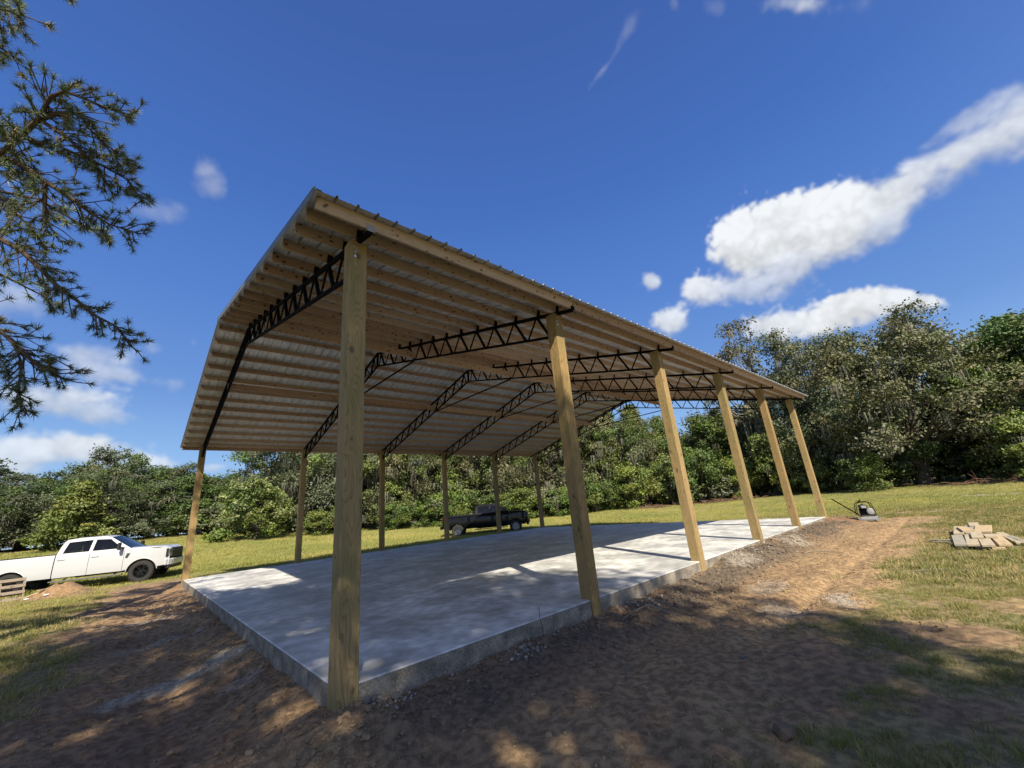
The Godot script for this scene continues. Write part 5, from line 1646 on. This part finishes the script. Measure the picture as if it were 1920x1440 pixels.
func crumple(m: MB, s: float, flat: float, seed_: int) -> void:   # an angular lump
	var r := RandomNumberGenerator.new()
	r.seed = seed_
	var f := [V(1, 0, 0), V(0, 1, 0), V(0, 0, 1), V(-1, 0, 0), V(0, -1, 0), V(0, 0, -1)]
	var pts := {}
	var get_p := func(d: Vector3) -> Vector3:
		var key := "%.2f %.2f %.2f" % [d.x, d.y, d.z]
		if not pts.has(key):
			pts[key] = d * s * r.randf_range(0.7, 1.2) * V(1, flat, 1)
		return pts[key]
	for sx in [1.0, -1.0]:
		for sy in [1.0, -1.0]:
			for sz in [1.0, -1.0]:
				var a := V(sx, 0, 0); var b := V(0, sy, 0); var c := V(0, 0, sz)
				var ab := (a + b).normalized(); var bc := (b + c).normalized(); var ca := (c + a).normalized()
				for t in [[a, ab, ca], [ab, b, bc], [ca, bc, c], [ab, bc, ca]]:
					m.tri(get_p.call(t[0]), get_p.call(t[1]), get_p.call(t[2]), t[0] + t[1] + t[2])

func scatter(called: String, mesh: Mesh, material: Material, xfs: Array, cols: Array, parent: Node = null) -> MultiMeshInstance3D:
	var mm := MultiMesh.new()
	mm.transform_format = MultiMesh.TRANSFORM_3D
	mm.use_colors = true
	mm.mesh = mesh
	mm.instance_count = xfs.size()
	for i in xfs.size():
		mm.set_instance_transform(i, xfs[i])
		mm.set_instance_color(i, cols[i])
	var o := MultiMeshInstance3D.new()
	o.multimesh = mm
	o.material_override = material
	o.name = numbered(called)
	(self if parent == null else parent).add_child(o)
	o.set_meta("kind", "stuff")
	return o

func make_debris() -> void:
	var r := RandomNumberGenerator.new()
	r.seed = 9
	# chunks one can point at
	var list := [[2.88, -2.03, 0.075, 0, "brown clod of earth at the edge of the grass in the foreground"], [0.10, -0.52, 0.06, 1, "largest pale concrete lump by the foot of the corner post"], [0.17, -0.40, 0.04, 1, "small pale concrete lump beside the largest one by the corner post"], [0.06, -0.26, 0.045, 1, "pale concrete lump touching the corner post's foot"], [0.22, -2.08, 0.05, 1, "grey concrete lump midway along the slab edge between the first two posts"], [0.16, -2.2, 0.04, 1, "grey concrete lump against the slab edge between the first two posts"], [0.28, -1.9, 0.035, 1, "small grey concrete lump fallen away from the slab edge"], [2.15, -3.3, 0.035, 1, "smooth pale pebble on the bare earth"], [2.6, -3.5, 0.03, 0, "small brown clod near the start of the grass"]]
	for k in list.size():
		var q: Array = list[k]
		var m := MB.new()
		m.col = Color(0.15, 0.11, 0.075)
		crumple(m, q[2], 0.75, 100 + k)
		tag(put("concrete_lump" if q[3] == 1 else "earth_clod", m, M.rubble if q[3] == 1 else M.clod, null, Transform3D(Basis(V(0, 1, 0), k * 1.3), V(q[0], gh(q[0], q[1]) + q[2] * 0.35, q[1]))), q[4], "rock" if q[3] == 1 else "clod")
	var lump := MB.new()
	crumple(lump, 1.0, 0.8, 7)
	var lm := lump.mesh()
	# crumbs of earth all over the bare ground
	var xfs := []
	var cols := []
	for i in 26000:
		var x := r.randf_range(-0.0, 3.6)
		var z := r.randf_range(-18.0, 1.3)
		if r.randf() < 0.42:
			x = r.randf_range(-14.0, 1.5); z = pow(r.randf(), 1.3) * 4.2
		var near := Vector2(x - 4.2, z - 1.5).length()
		if slab_gap(x, z) < 0.01 or r.randf() < grass_share(x, z) or (near > 9.0 and r.randf() < 0.5):
			continue
		var heap := exp(-pow((x - 0.5) / 0.5, 2.0))
		var s := (0.004 + 0.010 * pow(r.randf(), 4.0)) * (1.0 + 0.9 * heap) * (1.0 if near < 6.0 else 1.5)
		xfs.push_back(Transform3D(Basis(Vector3(r.randfn(), r.randfn(), r.randfn()).normalized(), r.randf() * TAU).scaled(Vector3.ONE * s), V(x, gh(x, z) + s * 0.2, z)))
		var c := ground_color(x, z)
		var k := r.randf_range(0.45, 0.8)
		cols.push_back(Color(c.r * k, c.g * k, c.b * k))
	for i in 5200:      # broken clods in the spoil along the slab
		var z := r.randf_range(-18.4, 0.9)
		var x := absf(r.randfn()) * 0.55 + 0.02
		if i % 4 == 0:
			x = r.randf_range(-13.0, 0.4); z = absf(r.randfn()) * 0.7 + 0.02
		if slab_gap(x, z) < 0.015 or n2.get_noise_2d(x * 1.3 + 20.0, z * 1.3) < r.randf_range(-0.5, 0.3):
			continue
		var s := 0.008 + 0.026 * pow(r.randf(), 2.5)
		xfs.push_back(Transform3D(Basis(Vector3(r.randfn(), r.randfn(), r.randfn()).normalized(), r.randf() * TAU).scaled(V(1, 0.8, 1.1) * s), V(x, gh(x, z) + s * 0.15, z)))
		var c := ground_color(x, z)
		var k := r.randf_range(0.45, 0.8)
		cols.push_back(Color(c.r * k, c.g * k, c.b * k))
	scatter("earth_crumbs", lm, M.clod, xfs, cols)
	# crumbs of concrete spilled along the slab edge
	xfs = []; cols = []
	for i in 1300:
		var z := -r.randf() * 13.0
		var cl := n2.get_noise_2d(z * 2.2 + 7.0, 3.0)
		if cl < r.randf_range(-0.25, 0.35):
			continue
		var x := 0.01 + absf(r.randfn()) * 0.16
		var s := 0.005 + 0.018 * pow(r.randf(), 3.0)
		xfs.push_back(Transform3D(Basis(Vector3(r.randfn(), r.randfn(), r.randfn()).normalized(), r.randf() * TAU).scaled(V(1, r.randf_range(0.6, 1.0), 1) * s), V(x, gh(x, z) + s * 0.3, z)))
		var k := r.randf_range(0.15, 0.30)
		cols.push_back(Color(k, k * 0.9, k * 0.76))
	for q in [[0.12, -0.48, 0.07, 45], [0.2, -2.05, 0.10, 50], [0.25, -4.6, 0.18, 160], [0.35, -8.9, 0.3, 160], [0.3, -11.6, 0.35, 140]]:
		for i in q[3]:
			var x: float = maxf(0.01, q[0] + r.randfn() * q[2])
			var z: float = q[1] + r.randfn() * q[2] * 1.4
			var s := 0.006 + 0.02 * pow(r.randf(), 3.0)
			xfs.push_back(Transform3D(Basis(Vector3(r.randfn(), r.randfn(), r.randfn()).normalized(), r.randf() * TAU).scaled(Vector3.ONE * s), V(x, gh(x, z) + s * 0.3, z)))
			var k := r.randf_range(0.2, 0.42)
			cols.push_back(Color(k, k * 0.92, k * 0.8))
	scatter("concrete_crumbs", lm, M.clod, xfs, cols)
	# wire stake, roots
	var st := MB.new()
	var b := V(0.05, gh(0.05, -2.55), -2.55)
	st.tube([Vector3.ZERO + V(0, -0.05, 0), V(0.01, 0.1, 0.01), V(-0.012, 0.22, 0.02), V(-0.01, 0.34, 0.02)], [0.0035, 0.0035, 0.0035, 0.0035], 5)
	tag(put("wire_stake", st, M.black_steel, null, Transform3D(Basis.IDENTITY, b)), "thin rusty wire stake standing by the slab edge between the first two posts", "stake")
	var roots := [[[V(0.42, 0.02, -3.75), V(0.5, 0.07, -3.95), V(0.62, 0.09, -4.15), V(0.8, 0.05, -4.3), V(0.95, 0.0, -4.36)], "thin pale root arching out of the earth beyond the second post"], [[V(1.05, 0.0, -10.4), V(1.2, 0.05, -10.6), V(1.5, 0.04, -10.75), V(1.75, 0.0, -10.7)], "brown root lying on the spoil beyond the fourth post"], [[V(3.1, 0.02, -8.6), V(3.35, 0.03, -8.75), V(3.7, 0.02, -8.7)], "dark twig lying on the thin grass"], [[V(1.15, 0.01, -2.6), V(1.3, 0.025, -2.5), V(1.42, 0.01, -2.3)], "short brown twig on the shaded earth"]]
	for q in roots:
		var pts := []
		var rad := []
		var o: Vector3 = q[0][0]
		var g0 := gh(o.x, o.z)
		for p in q[0]:
			pts.push_back(V(p.x - o.x, gh(p.x, p.z) - g0 + p.y, p.z - o.z)); rad.push_back(0.008 if rad.size() < q[0].size() - 1 else 0.003)
		var m := MB.new()
		m.tube(pts, rad, 6)
		tag(put("root", m, M.pale_bark, null, Transform3D(Basis.IDENTITY, V(o.x, g0, o.z))), q[1], "root")
	# brush dragged to the edge of the wood
	for q in [[-22.0, 49.0, 6.0, "low heap of russet brush along the edge of the wood"], [1.8, 46.5, 6.5, "long russet brush heap before the fresh green trees"], [-30.5, 48.0, 3.0, "small heap of dry branches beside the wood, seen past the third post"]]:
		var p := polar(q[0], q[1])
		p.y = gh(p.x, p.z)
		var m := MB.new()
		for i in 170:
			var a := V(r.randfn() * q[2] * 0.35, absf(r.randfn()) * 0.14, r.randfn() * 0.6)
			var d := V(r.randfn(), r.randfn() * 0.18, r.randfn() * 0.7).normalized() * r.randf_range(0.4, 1.0)
			m.tube([a, a + d * 0.5 + V(0, 0.05, 0), a + d], [0.022, 0.018, 0.008], 4, 1.0, false)
		tag(put("brush_heap", m, mat(lin(0.17, 0.10, 0.065), 0.95), null, Transform3D(Basis(V(0, 1, 0), deg_to_rad(-q[0])), p)), q[3], "brush heap")

func blade_tuft(n: int, h: float, spread: float, wid: float, seed_: int) -> ArrayMesh:
	var r := RandomNumberGenerator.new()
	r.seed = seed_
	var m := MB.new()
	for i in n:
		var a := r.randf() * TAU
		var p := V(cos(a), 0, sin(a)) * spread * sqrt(r.randf())
		var lean := V(cos(a + r.randfn() * 0.6), 0, sin(a + r.randfn() * 0.6)) * h * r.randf_range(0.25, 0.95)
		var hh := h * r.randf_range(0.5, 1.1)
		var x := V(-sin(a), 0, cos(a)).rotated(Vector3.UP, r.randfn()) * wid
		var mid := p + lean * 0.3 + V(0, hh * 0.6, 0)
		var tip := p + lean + V(0, hh * 0.95, 0)
		var k := r.randf_range(0.75, 1.2)
		m.col = Color(k * r.randf_range(0.9, 1.25), k, k * 0.9)
		var nn := x.cross(mid - p).normalized()
		if nn.y < 0.0:
			nn = -nn
			x = -x
		m.v.append_array([p - x, mid + x * 0.75, p + x, p - x, mid - x * 0.75, mid + x * 0.75, mid - x * 0.75, tip, mid + x * 0.75])
		for t in 9:
			m.n.push_back(nn); m.c.push_back(m.col)
	return finish_leaves(m)

func make_grass() -> void:
	var r := RandomNumberGenerator.new()
	r.seed = 21
	var near_m := blade_tuft(11, 0.075, 0.05, 0.0022, 3)
	var mid_m := blade_tuft(14, 0.085, 0.12, 0.004, 4)
	var far_m := blade_tuft(16, 0.20, 0.30, 0.010, 5)
	var sets := [[], [], []]
	var cols := [[], [], []]
	var add := func(k: int, x: float, z: float, s: float, c: Color) -> void:
		sets[k].push_back(Transform3D(Basis(Vector3.UP, r.randf() * TAU).scaled(V(s, s * r.randf_range(0.7, 1.3), s)), V(x, gh(x, z) - 0.004, z)))
		cols[k].push_back(c)
	var tint := func(x: float, z: float) -> Color:
		var a := clampf(0.5 + n2.get_noise_2d(x * 0.5, z * 0.5) * 1.1 + r.randf_range(-0.25, 0.25), 0.0, 1.0)
		var dry := r.randf() < 0.42
		return Color(0.42, 0.34, 0.17) if dry else Color(0.15, 0.18, 0.05).lerp(Color(0.28, 0.29, 0.085), a)
	for i in 46000:     # the lawn to the right, close by
		var x := r.randf_range(1.6, 7.0)
		var z := r.randf_range(-8.0, 0.5)
		var g := grass_share(x, z)
		if r.randf() < g * g * (0.55 + n1.get_noise_2d(x * 1.4, z * 1.4) * 1.3):
			add.call(0, x, z, r.randf_range(0.35, 0.8) * (1.0 + 1.3 * maxf(0.0, n1.get_noise_2d(x * 1.1 + 3.0, z * 1.1))), tint.call(x, z))
	for i in 52000:     # further along and on the left
		var x := r.randf_range(1.4, 12.0)
		var z := r.randf_range(-26.0, -7.5)
		if i % 3 == 0:
			x = r.randf_range(-19.0, 0.0); z = r.randf_range(1.2, 8.5)
		elif i % 9 == 1:
			x = r.randf_range(-4.0, 4.0); z = r.randf_range(-27.0, -19.0)
		var g := grass_share(x, z)
		if r.randf() < g * (0.6 + n1.get_noise_2d(x, z) * 1.0):
			add.call(1, x, z, r.randf_range(0.7, 1.25), tint.call(x, z))
	for i in 70000:     # the open field to the wood
		var az := r.randf_range(-108.0, 14.0)
		var d := sqrt(r.randf_range(19.0 * 19.0, 56.0 * 56.0))
		if d > 36.0 and r.randf() < 0.35:
			d = r.randf_range(20.0, 36.0)
		var p := polar(az, d)
		if slab_gap(p.x, p.z) < 0.8 or r.randf() > grass_share(p.x, p.z):
			continue
		var tall := 1.0 if az < -30.0 else 0.55
		var k := clampf(0.5 + n2.get_noise_2d(p.x * 0.2, p.z * 0.2) * 1.2 + r.randf_range(-0.3, 0.3), 0.0, 1.0)
		var c := Color(0.42, 0.40, 0.125).lerp(Color(0.29, 0.32, 0.09), k)
		if r.randf() < 0.15:
			c = Color(0.38, 0.33, 0.14)
		if d < 26.0:
			tall *= 0.5
		add.call(2, p.x, p.z, r.randf_range(0.6, 1.1) * tall, c)
	scatter("lawn_grass", near_m, M.grass, sets[0], cols[0])
	scatter("thin_grass", mid_m, M.grass, sets[1], cols[1])
	scatter("field_grass", far_m, M.grass, sets[2], cols[2])
